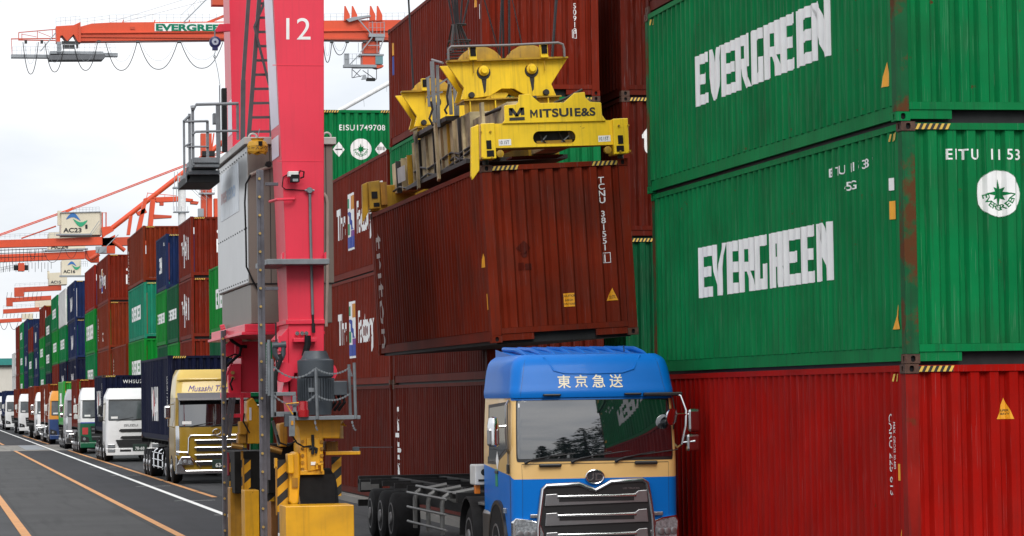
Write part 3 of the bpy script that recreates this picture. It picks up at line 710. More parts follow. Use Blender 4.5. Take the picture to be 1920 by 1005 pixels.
# sill beam under the cabinet
m = RB(); z0, z1 = P(545, 640, YCB).z, P(545, 606, YCB).z
m.box((cx0-.1, YCB-.1, z0+.17), (cx1-.25, ycb1+.6, z1-.01)); m.build('sill_beam', CRED, bevel=.01)
m = RB(); m.box((cx0-.16, YCB-.16, z0+.12), (cx1-.2, ycb1+.7, z0+.168)); m.build('sill_flange', CRED, bevel=.006)
m = RB(); m.cyl(P(414, 618, 54.6), P(422, 616, 54.6), .09, 14); m.build('end_pin', CRED, smooth=True)
# access platform with railing at the left of the cabinet
YP = 52.6
m = RB(); pbox(m, 362, 295, 412, 305, YP, 1.5); m.build('deck', STEELG, bevel=.006)
m = RB(); pbox(m, 362, 306, 412, 313, YP+.05, 1.4); m.build('deck_edge', STEELG, bevel=.006)
m = RB(); pbox(m, 352, 319, 412, 327, YP+.3, 1.6); m.build('lower_step', STEELG, bevel=.006)
m = RB(); pbox(m, 350, 328, 412, 342, YP+.4, 1.9); m.build('deck_support', DARK, bevel=.006)
m = RB(); ppoly(m, [(349, 316), (356, 310), (356, 334), (349, 342)], YP+.4, .06); m.build('end_plate', STEELG)
for pts, r_ in (([(362, 206), (368, 196), (447, 194)], .028), ([(361, 252), (367, 247), (447, 245)], .022), ([(358, 203), (364, 202)], .05), ([(345, 227), (355, 217)], .024), ([(347, 274), (358, 268)], .018), ([(346, 228), (390, 227)], .022), ([(350, 275), (391, 275)], .018)):
    m = RB(); ptube(m, pts, YP, r_); m.build('handrail', STEELG, smooth=True)
for x, y0, y1, w in ((345.5, 225, 335, 4), (356, 213, 322, 5), (362, 202, 310, 5), (389.5, 226, 296, 5), (409, 195, 296, 7), (446, 195, 262, 5)):
    m = RB(); pbox(m, x-w/2, y0, x+w/2, y1, YP+(.0 if x > 400 else .02), .06); m.build('railing_post', STEELG, bevel=.004)
m = RB(); pbox(m, 417, 165, 426, 284, YP+.6, .2); m.build('cable_track', DARK, bevel=.004)
m = RB(); pbox(m, 411.5, 160, 413.5, 285, YP+.5, .02); m.build('track_edge', STEELG)
m = RB(); pbox(m, 400, 212, 411, 232, YP+.5, .2); m.build('junction_box', STEELG, bevel=.008)
# ladder between the legs
YL = 51.6
LG = mat('ladder_grey', (.085, .088, .095), .5, .3, .15, 5)
for a, b, w in (((495, -120), (466, 262), .075), ((470, -60), (456, 150), .07), ((456, 150), (455, 264), .085), ((504, -120), (507, 262), .03)):
    m = RB(); m.bar(P(*a, YL), P(*b, YL), w, .05, (0, 1, 0)); m.build('ladder_rail', LG)
y = -20; k = 0
while y < 262:
    t = (y+120)/382; xl = 495-29*t
    m = RB(); m.bar(P(xl, y, YL), P(508, y-.5, YL), .028, .045); m.build('rung', LG); y += 26.7; k += 1
for a, b in (((502, -10), (477, 50)), ((477, 50), (505, 160))):
    m = RB(); m.bar(P(*a, YL-.05), P(*b, YL-.05), .045, .04, (0, 1, 0)); m.build('diagonal_brace', LG)
# flood lamp, conduit and handle on the leg
m = RB(); pbox(m, 541, 321, 560, 331, YN-.25, .2); fl = m.build('flood_lamp', mat('lamp_white', (.6, .6, .58), .4), bevel=.01)
m = RB(); pbox(m, 546, 327, 562, 341, YN-.30, .2); m.build('lamp_head', RUBSHADE, fl, bevel=.01)
m = RB(); pbox(m, 549, 335, 559, 340, YN-.31, .012); m.build('lens', GLASSD, fl)
m = RB(); ptube(m, [(558, 330), (563, 320), (570, 322), (569, 332), (563, 334)], YN-.2, .014); m.build('cable', RUBSHADE, fl, smooth=True)
m = RB(); ptube(m, [(540, 327), (531, 332), (529, 350), (535, 355), (573, 357)], YN-.03, .009); m.build('cable', RUBSHADE, smooth=True)
m = RB(); c = P(580.5, 357, YN-.07); m.lathe(c-Vector((0, .03, 0)), (0, 1, 0), [(0, .045), (.02, .055), (.08, .055)], 14); m.tube([c-Vector((.08, 0, 0)), c+Vector((.08, 0, 0))], .02, 8); m.build('conduit_box', STEELG, smooth=True)
m = RB(); ptube(m, [(581, 361), (582, 420), (585, 540), (586.5, 590)], YN-.05, .024); m.build('conduit', STEELG, smooth=True)
m = RB(); ptube(m, [(586.5, 588), (587, 606), (588, 612)], YN-.05, .02); ptube(m, [(587.5, 606), (588, 624)], YN-.07, .03); m.build('cable_end', DARK, smooth=True)
m = RB(); ptube(m, [(552, 372, YN), (552, 373, YN-.12), (520, 374, YN-.12), (506, 378, YN+.3)], YN, .024); m.build('grab_handle', CRED, smooth=True)
# narrow step that wraps the leg
m = RB(); a = P(500, 489, YN-.45); b = P(618, 486, YN-.45); m.box((a.x, YN-.45, a.z-.06), (b.x, YN+1.25, a.z+.03)); m.build('step_plate', STEELG, bevel=.006)
for px in (531, 610):
    m = RB(); ppoly(m, [(px-2, 486), (px+2, 486), (px+2, 472), (px-2, 476)], YN-.3, .2); m.build('step_bracket', CRED)
# tall cable posts
def cable_post(x0, x1, y0, y1, Y, nb):
    mm = RB(); c0 = P((x0+x1)/2, y0, Y); w = P(x1, 600, Y).x-P(x0, 600, Y).x; xm = P((x0+x1)/2, (y0+y1)/2, Y).x
    zb = P((x0+x1)/2, y1, Y).z
    mm.box((xm-w/2, Y, zb), (xm-w*.1, Y+.12, c0.z)); mm.box((xm-w*.1, Y+.05, zb), (xm+w/2, Y+.14, c0.z))
    po = mm.build('cable_post', POSTG, bevel=.004)
    for i in range(nb):
        z = zb+(c0.z-zb)*(i+.5)/nb; q = RB(); q.cyl((xm-w*.2, Y-.03, z), (xm-w*.2, Y+.01, z), .022, 8); q.build('bolt', BOLT, po, smooth=True)
cable_post(486, 499, 318, 1040, YN-.6, 21); cable_post(417, 426, 620, 1040, 53.2, 14)
for y in (345, 541):
    m = RB(); pbox(m, 498, y-3, 522, y+3, YN-.5, .08); m.build('post_bracket', POSTG, bevel=.004)
m = RB(); pbox(m, 499, 683, 506, 900, YN-.5, .1); m.build('cable_tray', POSTG, bevel=.004)
m = RB(); pbox(m, 517, 605, 519.5, 740, YN+.2, .05); m.build('cable_run', DARK)
# shackle hanging at the lower leg
m = RB(); ppoly(m, [(523, 635), (540, 615), (541, 740), (528, 740), (535, 700), (530, 680), (536, 660)], YN-.02, 1.2); m.build('leg_gusset', CRED, bevel=.006)
m = RB(); m.cyl(P(511, 648, YN-.3), P(536, 646, YN-.3), .06, 12); shk = m.build('shackle_pin', MOTG, smooth=True)
m = RB(); ptube(m, [(514, 650), (516, 664), (521, 672), (528, 672), (531, 664), (531, 650)], YN-.3, .045); m.build('bow', MOTG, shk, smooth=True)
m = RB(); ptube(m, [(524, 664), (527, 672), (520, 690), (517, 700), (513, 738)], YN-.32, .04); m.build('hook_strap', DARK, shk, smooth=True)
m = RB(); pbox(m, 522, 630, 527, 658, YN-.34, .1); m.build('lug', CRED, shk)
m = RB(); pbox(m, 551, 634, 594, 641, YN-.2, .2); m.build('shelf_plate', CRED, bevel=.005)
m = RB(); ptube(m, [(577, 629), (577, 645), (571, 668)], YN-.25, .055, 10); m.build('motor_hose', RUBSHADE, smooth=True)
for px in (557, 566, 574):
    m = RB(); c = P(px, 625, YN-.03); m.cyl(c-Vector((0, .04, 0)), c, .035, 12); m.build('cable_gland', CHROME, smooth=True)
for px in (532, 612):
    m = RB(); c = P(px, 698, YN-.06); m.cyl(c-Vector((.0, .09, 0)), c+Vector((0, .1, 0)), .17, 20); m.build('round_lug', CRED, smooth=True)
m = RB(); ppoly(m, [(541, 700), (607, 700), (603, 775), (548, 775)], YN+.1, 1.1); m.build('leg_foot', CRED, bevel=.01)
# motor
mc = P(592, 720, YN-.55); s_ = 1/111.0
m = RB(); zt = P(592, 658, YN-.55).z; zz_ = lambda py: P(592, py, YN-.55).z
m.lathe((mc.x, mc.y, 0), (0, 0, 1), [(zz_(778), .25), (zz_(752), .285), (zz_(750), .27), (zz_(708), .27), (zz_(706), .30), (zz_(676), .305), (zz_(673), .24), (zz_(660), .19), (zz_(658), .18)], 28); mot = m.build('motor', MOTG, smooth=True)
for i in range(36):
    a = 2*pi*i/36; q = RB(); d_ = Vector((cos(a), sin(a), 0)); q.bar(Vector((mc.x, mc.y, zz_(751)))+d_*.285, Vector((mc.x, mc.y, zz_(709)))+d_*.285, .012, .05, d_); q.build('cooling_fin', MOTG, mot)
m = RB(); m.box((mc.x+.24, mc.y-.1, zz_(742)), (mc.x+.52, mc.y+.2, zz_(715))); m.build('terminal_box', MOTG, mot, bevel=.015)
m = RB(); m.box((mc.x-.16, mc.y-.30, zz_(735)), (mc.x-.06, mc.y-.285, zz_(727))); m.build('name_plate', STEELG, mot)
for dx in (.3, .38, .45):
    m = RB(); m.tube([(mc.x+dx, mc.y+.05, zz_(742)), (mc.x+dx+.03, mc.y, zz_(755)), (mc.x+dx-.06, mc.y+.1, zz_(770))], .025, 8); m.build('cable', RUBSHADE, mot, smooth=True)
# motor platform, posts and chains
YM = YN-.95
m = RB(); pbox(m, 556, 780, 676, 787, YM, 1.2); m.build('motor_platform', STEELG, bevel=.006)
for x0, y0, x1, y1 in ((514, 735, 555, 742), (549, 742, 556, 784), (514, 772, 558, 781), (511, 735, 518, 782)):
    m = RB(); pbox(m, x0, y0, x1, y1, YM+.02, .5 if y1-y0 < 12 else .06); m.build('platform_frame', STEELG, bevel=.005)
for x, y0, y1 in ((504, 637, 742), (510, 673, 782), (592, 690, 786), (654, 683, 778), (664, 680, 785)):
    m = RB(); a = P(x, y0, YM+(.0 if x != 654 else .5)); b = P(x+(3 if x > 590 else 1), y1, YM+(.0 if x != 654 else .5)); m.tube([b, a], .027, 8); m.build('platform_post', STEELG, smooth=True)
def chain(p, q, sag, n=13, w=.014):
    for i in range(1):
        mm = RB(); pts = []
        for j in range(n*2+1):
            t = j/(n*2); pts.append(p.lerp(q, t)-Vector((0, 0, sag*4*t*(1-t))))
        for j in range(0, len(pts)-1):
            a_, b_ = pts[j], pts[j+1]; dirn = (b_-a_)
            mm.bar(a_-dirn*.15, b_+dirn*.15, .032 if j % 2 else .01, .01 if j % 2 else .032)
        mm.build('safety_chain', STEELG)
for ya, yb, yc_ in ((682, 690, 689), (736, 740, 738)):
    chain(P(508, ya, YM), P(592, yb, YM), .19); chain(P(592, yb, YM), P(656, yc_, YM), .1)
chain(P(655, 690, YM), P(660, 706, YM), .0, 5); chain(P(660, 790, YM), P(668, 806, YM), .05, 5); chain(P(590, 786, YM), P(596, 806, YM), .06, 5); chain(P(501, 643, YM), P(500, 738, YM), .0, 18)
m = RB(); c = P(569, 768, YM-.02); m.lathe((c.x, c.y, c.z-.12), (0, 0, 1), [(0, .09), (.11, .095), (.115, .08), (.25, .075), (.26, .05)], 18); m.build('warning_beacon', mat('beacon_red', (.35, .008, .012), .2, coat=.5), smooth=True)
m = RB(); pbox(m, 534, 775, 546, 800, YM-.05, .1); m.build('switch_box', MOTG, bevel=.006)
m = RB(); pbox(m, 542, 780, 553, 818, YM-.08, .05); m.build('bracket_plate', STEELG, bevel=.004)
m = RB(); pbox(m, 546, 789, 550, 797, YM-.1, .03); m.build('amber_lamp', mat('amber', (.6, .25, .01), .3))
m = RB(); ptube(m, [(549, 777), (536, 757), (560, 755)], YM-.05, .012); m.build('yellow_rail', CYEL, smooth=True)
# bogies: yellow gear cases, wheels, guards
m = RB(); ppoly(m, [(552, 787), (640, 785), (637, 822), (606, 822), (606, 880), (608, 888), (563, 888), (563, 822), (560, 800)], YN-.5, .9); m.build('gear_case', CYEL, bevel=.02)
m = RB(); ppoly(m, [(575, 822), (598, 822), (600, 880), (577, 884)], YN-.58, .1); gp_ = m.build('gear_plate', CYEL, bevel=.008)
for i in range(5):
    for x in (567, 603):
        c = P(x, 828+i*13, YN-.5); q = RB(); q.cyl(c-Vector((0, .03, 0)), c, .03, 8); q.build('bolt', CYELD)
for pts in ([(586, 815), (587, 832), (586, 852)], [(580, 842), (586, 838), (594, 842), (592, 850)]):
    m = RB(); ptube(m, pts, YN-.62, .025); m.build('brake_lever', DARK, smooth=True)
m = RB(); pbox(m, 583, 866, 592, 872, YN-.6, .03); m.build('rating_plate', WHITE, gp_)
for x0, y0, x1, y1 in ((592, 868, 606, 872), (593, 868, 596, 880), (602, 870, 606, 884)):
    m = RB(); pbox(m, x0, y0, x1, y1, YN-.68, .1); m.build('brake_bracket', CYEL, bevel=.004)
m = RB(); pbox(m, 563, 882, 608, 890, YN-.55, .5); m.build('gear_base', CYEL, bevel=.006)
m = RB(); c = P(625, 800, YN-.1); m.lathe((c.x, c.y, P(625, 822, YN).z), (0, 0, 1), [(0, .17), (.3, .17), (.31, .2), (.36, .2)], 18); m.build('flange_pot', CYEL, smooth=True)
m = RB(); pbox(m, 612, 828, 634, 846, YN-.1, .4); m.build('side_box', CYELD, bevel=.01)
m = RB(); pbox(m, 611, 846, 676, 853, YN-.3, .12); m.build('wire_arm', CYEL, bevel=.01)
m = RB(); pbox(m, 662, 838, 674, 846, YN-.3, .1); m.build('sensor', MOTG, bevel=.005)
m = RB(); ptube(m, [(674, 839), (735, 838.5, YN+3)], YN-.25, .006); m.build('sensor_wire', STEELG)
m = RB(); ptube(m, [(612, 796), (640, 796), (648, 798), (642, 793)], YN-.3, .02); m.build('yellow_rail', CYEL, smooth=True)
m = RB(); ppoly(m, [(546, 852), (556, 846), (562, 852), (563, 890), (560, 945), (548, 948), (542, 940), (543, 870)], YN-.55, .5); m.build('wheel_fork', CYEL, bevel=.03)
m = RB(); ppoly(m, [(539, 851), (551, 850), (552, 888), (541, 888)], YN-.68, .3); m.build('fork_cap', CYEL, bevel=.02)
m = RB(); c = P(553, 905, YN-.57); m.box((c.x-.05, c.y-.02, c.z-.08), (c.x+.05, c.y, c.z+.08)); m.build('door_handle', CYELD)
m = RB(); pbox(m, 563, 890, 628, 948, YN-.46, .02); m.build('wheel_shade_sheet', RUBSHADE)  # added black sheet standing for the deep shade around the wheel
def tyre(cx, cy, r, w, name='wheel'):
    mm = RB(); mm.lathe((cx-w/2, cy, r), (1, 0, 0), [(0, r*.62), (.02, r*.9), (.08, r), (w-.08, r), (w-.02, r*.9), (w, r*.62)], 36); o = mm.build(name, TYRE, smooth=True)
    q = RB(); q.lathe((cx-w/2-.01, cy, r), (1, 0, 0), [(.06, .1), (.04, r*.3), (.0, r*.35), (.02, r*.62), (w-.02, r*.62), (w+.01, r*.3)], 24); q.build('hub', CYELD, o, smooth=True)
wx = P(598, 757, YN).x
for cy in (YN+.35, YN+2.2, YF-.8, YF+1.1): tyre(wx-.02 if cy < 53 else P(470, 757, YF).x, cy, .78, .62)
def hazard_panel(x0, y0, x1, y1, Y, flip=False):
    mm = RB(); pbox(mm, x0, y0, x1, y1, Y, .03); o = mm.build('hazard_panel', BLACK)
    w, h = x1-x0, y1-y0; mm = None; step = 34; n = int(h/step)+2
    for i in range(-1, n):
        q = [(0, i*step+w*.9), (w, i*step), (w, i*step+step*.5), (0, i*step+step*.5+w*.9)]
        Pq = [(a, b) for a, b in q]
        Pq = clip_half(Pq, 1, 0, True)
        if len(Pq) > 2: Pq = clip_half(Pq, 1, h, False)
        if len(Pq) > 2:
            r_ = RB(); r_.poly([P(x0+a, y0+b, Y-.005) for a, b in Pq]); r_.build('yellow_stripe', CYEL, o, fix=False)
hazard_panel(520, 862, 541, 960, YN-.35); hazard_panel(622, 856, 640, 930, YN+.1); hazard_panel(453, 862, 470, 935, 53.4); hazard_panel(500, 862, 515, 940, 49.3); hazard_panel(430, 860, 440, 912, 54.6)
m = RB(); pbox(m, 515, 859, 520, 878, YN-.4, .1); m.build('panel_post', CYEL, bevel=.004)
m = RB(); pbox(m, 517, 875, 519.5, 966, YN-.4, .04); m.build('panel_edge', CYELD)
def guard(x0, y0, x1, y1, Y, dep, m_):
    mm = RB(); xm = (x0+x1)/2; a = P(x0, y0+30, Y).x; b = P(x1, y0+30, Y).x; zt = P(xm, y0, Y).z
    mm.box((a, Y, .12), (b, Y+dep, zt)); return mm.build('wheel_guard', m_, bevel=.012)
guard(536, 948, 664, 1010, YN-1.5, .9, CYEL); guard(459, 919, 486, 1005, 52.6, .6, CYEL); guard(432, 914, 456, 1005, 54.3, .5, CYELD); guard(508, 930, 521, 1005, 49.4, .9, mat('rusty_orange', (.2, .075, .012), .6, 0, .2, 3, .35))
m = RB(); ppoly(m, [(464, 752), (474, 745), (489, 770), (489, 832), (464, 832)], 53.6, .6); yb_ = m.build('gear_case', CYEL, bevel=.02)
m = RB(); pbox(m, 467.5, 764, 471.5, 788, 53.58, .02); m.build('label_plate', WHITE, yb_)
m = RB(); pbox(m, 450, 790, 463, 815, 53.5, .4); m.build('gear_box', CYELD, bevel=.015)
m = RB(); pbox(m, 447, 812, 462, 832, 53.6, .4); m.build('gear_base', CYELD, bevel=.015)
m = RB(); ppoly(m, [(524, 795), (538, 792), (540, 820), (538, 838), (526, 838), (524, 815)], YN+.6, .5); m.build('gear_box', CYELD, bevel=.02)
m = RB(); ppoly(m, [(509, 790), (514, 788), (527, 832), (522, 836)], YN-.2, .04); m.build('strut', STEELG, bevel=.004)
m = RB(); pbox(m, 440, 846, 505, 925, YF-2.2, 1.5); m.build('bogie_shade_block', mat('bogie_shade_black', (.012, .011, .01), .7, 0, .2, 4, .1, spec=.15), bevel=.01)  # added dark backing, stands for the black shadows within the bogie
m = RB(); pbox(m, 503, 832, 562, 925, YN+1.1, 1.0); m.build('bogie_shade_block', mat('bogie_shade_black', (.012, .011, .01), .7, 0, .2, 4, .1), bevel=.01)  # same dark backing for the shadows behind the near panels
m = RB(); m.cyl(P(434, 835, 53.2), P(455, 838, 53.2), .055, 14); m.build('brass_pipe', BRASS, smooth=True)
m = RB(); m.cyl(P(503, 840, YN+.6), P(528, 847, YN+.6), .055, 14); m.build('brass_pipe', BRASS, smooth=True)
for pts in ([(458, 775), (456, 790), (468, 812)], [(520, 815), (524, 830), (540, 836), (556, 826)], [(547, 815), (556, 830), (570, 838), (583, 836)]):
    m = RB(); ptube(m, pts, YN-.6 if pts[0][0] > 500 else 53.2, .015); m.build('hose', RUBSHADE, smooth=True)
for a, b in (((432, 745), (424, 815)), ((439, 745), (430, 820)), ((503, 745), (498, 830)), ((508, 745), (500, 838))):
    m = RB(); m.bar(P(*a, YN-.3 if a[0] > 480 else 53.9), P(*b, YN-.3 if a[0] > 480 else 53.9), .06, .04, (0, 1, 0)); m.build('strut', POSTG)
for x0, y0, x1, y1, Y in ((455, 860, 458, 920, 53.3), (452, 845, 456, 862, 53.3)):
    m = RB(); pbox(m, x0, y0, x1, y1, Y, .05); m.build('panel_post', CYELD)
# things hung from the crane
c = P(403, 79, YP)
rl = thing('safety_reel', 'round dark blue retractable reel with white centre hanging at the gantry leg', 'safety reel', (c.x, c.y, c.z))
m = MB(); m.lathe((0, -.06, 0), (0, 1, 0), [(0, .07), (.01, .105), (.11, .105), (.12, .07)], 24); m.box((-.05, -.05, -.15), (.05, .05, -.06)); m.build('housing', mat('reel_blue', (.012, .016, .09), .35), rl, smooth=True)
m = MB(); m.lathe((0, -.068, 0), (0, 1, 0), [(0, .06), (.01, .065)], 20); m.build('face_plate', mat('reel_print', (.42, .46, .55)), rl)
m = MB(); m.lathe((0, -.078, 0), (0, 1, 0), [(0, .02), (.01, .022)], 14); m.build('hub', MATS['reel_blue'], rl)
m = MB(); m.tube([(0, 0, .1), (0, 0, .23)], .014, 6); m.build('hanger', STEELG, rl)
m = MB(); m.tube([(0, 0, -.15), (0, 0, -.2), (-.02, 0, -.25), (-.01, 0, -.3), (.02, 0, -.4), (.05, 0, -.55), (.085, 0, -.8)], .006, 6); m.build('lifeline', STEELG, rl)
m = MB(); m.tube([(-.015, 0, -.24), (-.028, 0, -.27), (-.01, 0, -.3), (.008, 0, -.27), (-.005, 0, -.24)], .008, 6); m.build('snap_hook', STEELG, rl)
m = RB(); ppoly(m, [(404, 56), (411, 45), (432, 44), (432, 58), (404, 60)], YP, .12); m.build('reel_bracket', CRED, bevel=.006)
c = P(483, 276, YCB-.5)
bagm = mat('bag_yellow', (.52, .27, .01), .6, 0, .15, 12, 0, .5)
bg_ = thing('lamp_cover', 'yellow fabric cover with black Japanese lettering hung in front of the cabinet', 'lamp cover', (c.x, c.y, c.z))
m = MB(); prof = [(-.13, .16), (-.08, .185), (.02, .19), (.09, .16), (.12, .10), (.15, .125)]
n_ = 10; vs = []
for z, r_ in prof: vs += [(r_*cos(2*pi*k/n_+.3)*(1+.04*((k*7) % 3-1)), r_*sin(2*pi*k/n_+.3), z+(.03 if (k % 2 and z < -.1) else 0)) for k in range(n_)]
m.add(vs, [(i*n_+k, i*n_+(k+1) % n_, (i+1)*n_+(k+1) % n_, (i+1)*n_+k) for i in range(len(prof)-1) for k in range(n_)]); m.build('fabric_cover', bagm, bg_)
m = MB(); m.lathe((0, 0, -.1), (0, 0, 1), [(0, .1), (.02, .1)], 12); m.build('dark_lining', RUBSHADE, bg_)
m = MB(); m.cbox((.03, -.175, .05), (.07, .03, .08)); m.build('buckle', RUBSHADE, bg_)
for t in text2d('ドースンケン', .062, .008, .95, align='CENTER'): m = m
m = MB()
for t in text2d('ドースンケン', .062, .008, .95, align='CENTER'): m.poly([(p[0]*.9+.02, -.198+abs(p[0])*.28, p[1]-.045-abs(p[0])*.1) for p in t])
m.build('lettering', BLACK, bg_, fix=False)
m = MB(); m.tube([(0, 0, .12), (.01, 0, .2), (.05, .1, .33)], .008, 6); m.build('hanger', STEELG, bg_)
# ------------------------------------------------------------------ hanging container and spreader
HM = Matrix.Translation((8.864, 45.6, 3.59)) @ Matrix.Rotation(-.0479, 4, 'Y')
HMI = HM.inverted()
HROT = HM.to_euler()
HCONT = container('brown container lifted by the yellow spreader above the blue truck', mat('paint_hung_brown', (.150, .015, .004), .66, 0, .25, .7, .22, .7, .15, 2.2, 0, .06, .3, .4), (8.864, 45.6, 3.59), rot=tuple(HROT), near=True,
    side=[('lettering', on_side(rot2d(text2d('triton', .62, .0, 1.15), -pi/2), 11.7, 2.45), mat('faded_lettering', (.42, .38, .36), .6)), ('caution_sticker', on_side(rect2d(0, 0, .16, .26), .38, .55), YELL), ('warning_sticker', on_side(tri_sticker(0, 0, .2), .45, 1.25), YELL), ('data_plate', on_side(rect2d(0, 0, .05, .2), .4, 1.9), WHITE)],
    end=[('lettering', num_end('TCNU 381551', 1.99, 2.52, .095), WHITE), ('check_digit', shift(text2d('1', .12, .012), 1.965, 1.22)+rect2d(1.94, 1.2, 2.06, 1.21)+rect2d(1.94, 1.36, 2.06, 1.37)+rect2d(1.94, 1.2, 1.95, 1.37)+rect2d(2.05, 1.2, 2.06, 1.37), WHITE),
         ('caution_sticker', rect2d(1.24, .52, 1.41, .74), YELL), ('sticker_print', shift(text2d('CAUTION', .035, .012, 1, align='CENTER'), 1.325, .68)+shift(text2d('HIGH', .035, .012, 1, align='CENTER'), 1.325, .61)+shift(text2d('CONTAINER', .03, .012, .9, align='CENTER'), 1.325, .55), BLACK),
         ('warning_sticker', tri_sticker(2.05, .58, .18), YELL), ('sticker_print', shift(text2d('SUPER', .022, .02, align='CENTER'), 2.05, .64)+shift(text2d('HEAVY', .022, .02, align='CENTER'), 2.05, .61), BLACK),
         ('worn_label', disc2d(.62, 1.42, .06, 8)+quad2d((.5, 1.52), (.62, 1.40), (.74, 1.52), (.62, 1.64))+rect2d(.52, 1.16, .6, 1.28)+rect2d(.62, 1.16, .74, 1.26), BROWN3)])
SPR = thing('spreader', 'yellow container spreader with black maker lettering and 10.15T plates, gripping the lifted container', 'spreader', (8.864, 45.6, 3.59), tuple(HROT))
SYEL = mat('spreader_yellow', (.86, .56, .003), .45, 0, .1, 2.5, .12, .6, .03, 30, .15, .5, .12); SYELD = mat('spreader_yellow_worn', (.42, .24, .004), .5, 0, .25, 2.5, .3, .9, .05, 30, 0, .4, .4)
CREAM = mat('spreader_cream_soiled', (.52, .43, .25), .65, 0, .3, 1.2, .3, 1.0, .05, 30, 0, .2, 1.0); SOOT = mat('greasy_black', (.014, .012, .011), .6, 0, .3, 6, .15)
ROPE = mat('wire_rope', (.02, .02, .022), .5, .4)
def S(px, py, yl):
    """local point on the spreader plane y = yl seen at a photo pixel"""
    d = _f + _r*((px-960)/F_PX) + _u*((502.5-py)/F_PX)
    o = HMI @ Vector((0, 0, CAM_H)); dl = (HMI.to_3x3() @ d)
    return o + dl*((yl-o.y)/dl.y)
def sprism(pts, yl, dep, name, m_, parent=SPR, bevel=0, conv=None, label=None):
    mb = MB(); q = [conv(p) if conv else p for p in pts]
    mb.prism(q, lambda p: S(p[0], p[1], yl), lambda p: S(p[0], p[1], yl)+Vector((0, dep, 0))); return mb.build(name, m_, parent, bevel=bevel, label=label)
def sbox(x0, y0, x1, y1, yl, dep, name, m_, parent=SPR, bevel=0):
    a, b = S(x0, (y0+y1)/2, yl).x, S(x1, (y0+y1)/2, yl).x; t, u = S((x0+x1)/2, y0, yl).z, S((x0+x1)/2, y1, yl).z
    mb = MB(); mb.box((a, yl, u), (b, yl+dep, t)); return mb.build(name, m_, parent, bevel=bevel)
c6 = lambda p: (880+p[0]/5.584, 160+p[1]/5.584)
# end beam with a long oval opening: the front plate is built round the hole
def plate_with_slot(outer, hole, yl, dep, name, m_):
    import mathutils
    mb = MB(); bm = bmesh.new()
    ov = [bm.verts.new(S(*p, yl)) for p in outer]; hv = [bm.verts.new(S(*p, yl)) for p in hole]
    oe = [bm.edges.new((ov[i], ov[(i+1) % len(ov)])) for i in range(len(ov))]; he = [bm.edges.new((hv[i], hv[(i+1) % len(hv)])) for i in range(len(hv))]
    bmesh.ops.triangle_fill(bm, use_beauty=True, edges=oe+he)
    r = bmesh.ops.extrude_face_region(bm, geom=bm.faces[:]); vs = [g for g in r['geom'] if isinstance(g, bmesh.types.BMVert)]
    bmesh.ops.translate(bm, verts=vs, vec=(0, dep, 0)); bmesh.ops.recalc_face_normals(bm, faces=bm.faces)
    me = bpy.data.meshes.new(name); bm.to_mesh(me); bm.free(); me.materials.append(m_)
    o = bpy.data.objects.new(name, me); COL.objects.link(o); o.parent = SPR; return o
hole = [(1039.4+(28 if cos(t) > 0 else -28)+12*cos(t), 257.6+12.3*sin(t)-(.022*(28 if cos(t) > 0 else -28))) for t in [2*pi*(i+.5)/24 for i in range(24)]]
plate_with_slot([(926, 232), (1149.6, 225), (1151, 271.3), (929, 277.5)], hole, -.12, .03, 'end_beam', SYEL)
mb = MB(); a, b = S(927, 277, -.09), S(1150, 226, -.09); mb.box((a.x, -.089, a.z+.02), (b.x, .10, b.z-.05)); 
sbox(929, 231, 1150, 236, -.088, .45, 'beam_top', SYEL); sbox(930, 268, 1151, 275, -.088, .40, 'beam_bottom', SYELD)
sbox(990, 240, 1090, 272, .12, .02, 'beam_back', SOOT)
for px in (1017, 1055):
    mb = MB(); mb.tube([S(px-8, 245, .0), S(px, 262, .0), S(px+6, 268, .0)], .012, 6); mb.build('hydraulic_hose', SOOT, SPR)
    mb = MB(); mb.bar(S(px-2, 266, .02), S(px+(12 if px > 1030 else 8), 254, .02), .02, .02); mb.build('latch_lever', STEELG, SPR)
sbox(1006, 263, 1073, 268, .02, .04, 'latch_bar', SYELD)
for nm, pts in (('end_block', [(120, 400), (265, 393), (285, 765), (125, 772)]), ('end_block', [(1503, 350), (1660, 342), (1677, 708), (1520, 722)])):
    sprism(pts, -.2, .42, nm, SYEL, bevel=.012, conv=c6)
for x0, y0, x1, y1 in ((180, 575, 232, 665), (185, 680, 260, 745), (1558, 522, 1612, 612), (1543, 630, 1620, 692)):
    p, q = c6((x0, y0)), c6((x1, y1)); sbox(p[0], p[1], q[0], q[1], -.215, .02, 'dark_slot', RUBSHADE, bevel=.004)  # black plates laid on the blocks in place of cut slots
sprism([(20, 440), (97, 408), (105, 890), (36, 990), (20, 950)], -.22, .10, 'guide_flipper', SYEL, bevel=.01, conv=c6)
sprism([(72, 410), (100, 405), (108, 885), (97, 900)], -.19, .05, 'flipper_arm', SYELD, conv=c6)
SIGN = [(345, 400), (370, 365), (365, 215), (378, 207), (485, 200), (510, 180), (520, 100), (630, 90), (740, 185), (990, 180), (1100, 80), (1208, 70), (1215, 125), (1262, 172), (1375, 178), (1382, 190), (1390, 310), (1428, 362), (1428, 372)]
sp_ = sprism(SIGN, -.16, .035, 'sign_plate', SYEL, bevel=.006, conv=c6)
def sflat(T, px, py, yl, name, m_, parent=SPR, tilt=0, k=1.0):
    o = S(px, py, yl); mb = MB(); ct_, st_ = cos(tilt), sin(tilt)
    for t in T: mb.poly([(o.x+p[0]*ct_-p[1]*st_, yl, o.z+p[0]*st_+p[1]*ct_) for p in t])
    return mb.build(name, m_, parent, fix=False)
p = c6((640, 338)); M_G = rect2d(0,0,.2,1)+rect2d(.76,0,.96,1)+quad2d((.2,1),(.2,.62),(.48,.12),(.48,.52))+quad2d((.76,1),(.76,.62),(.48,.12),(.48,.52))
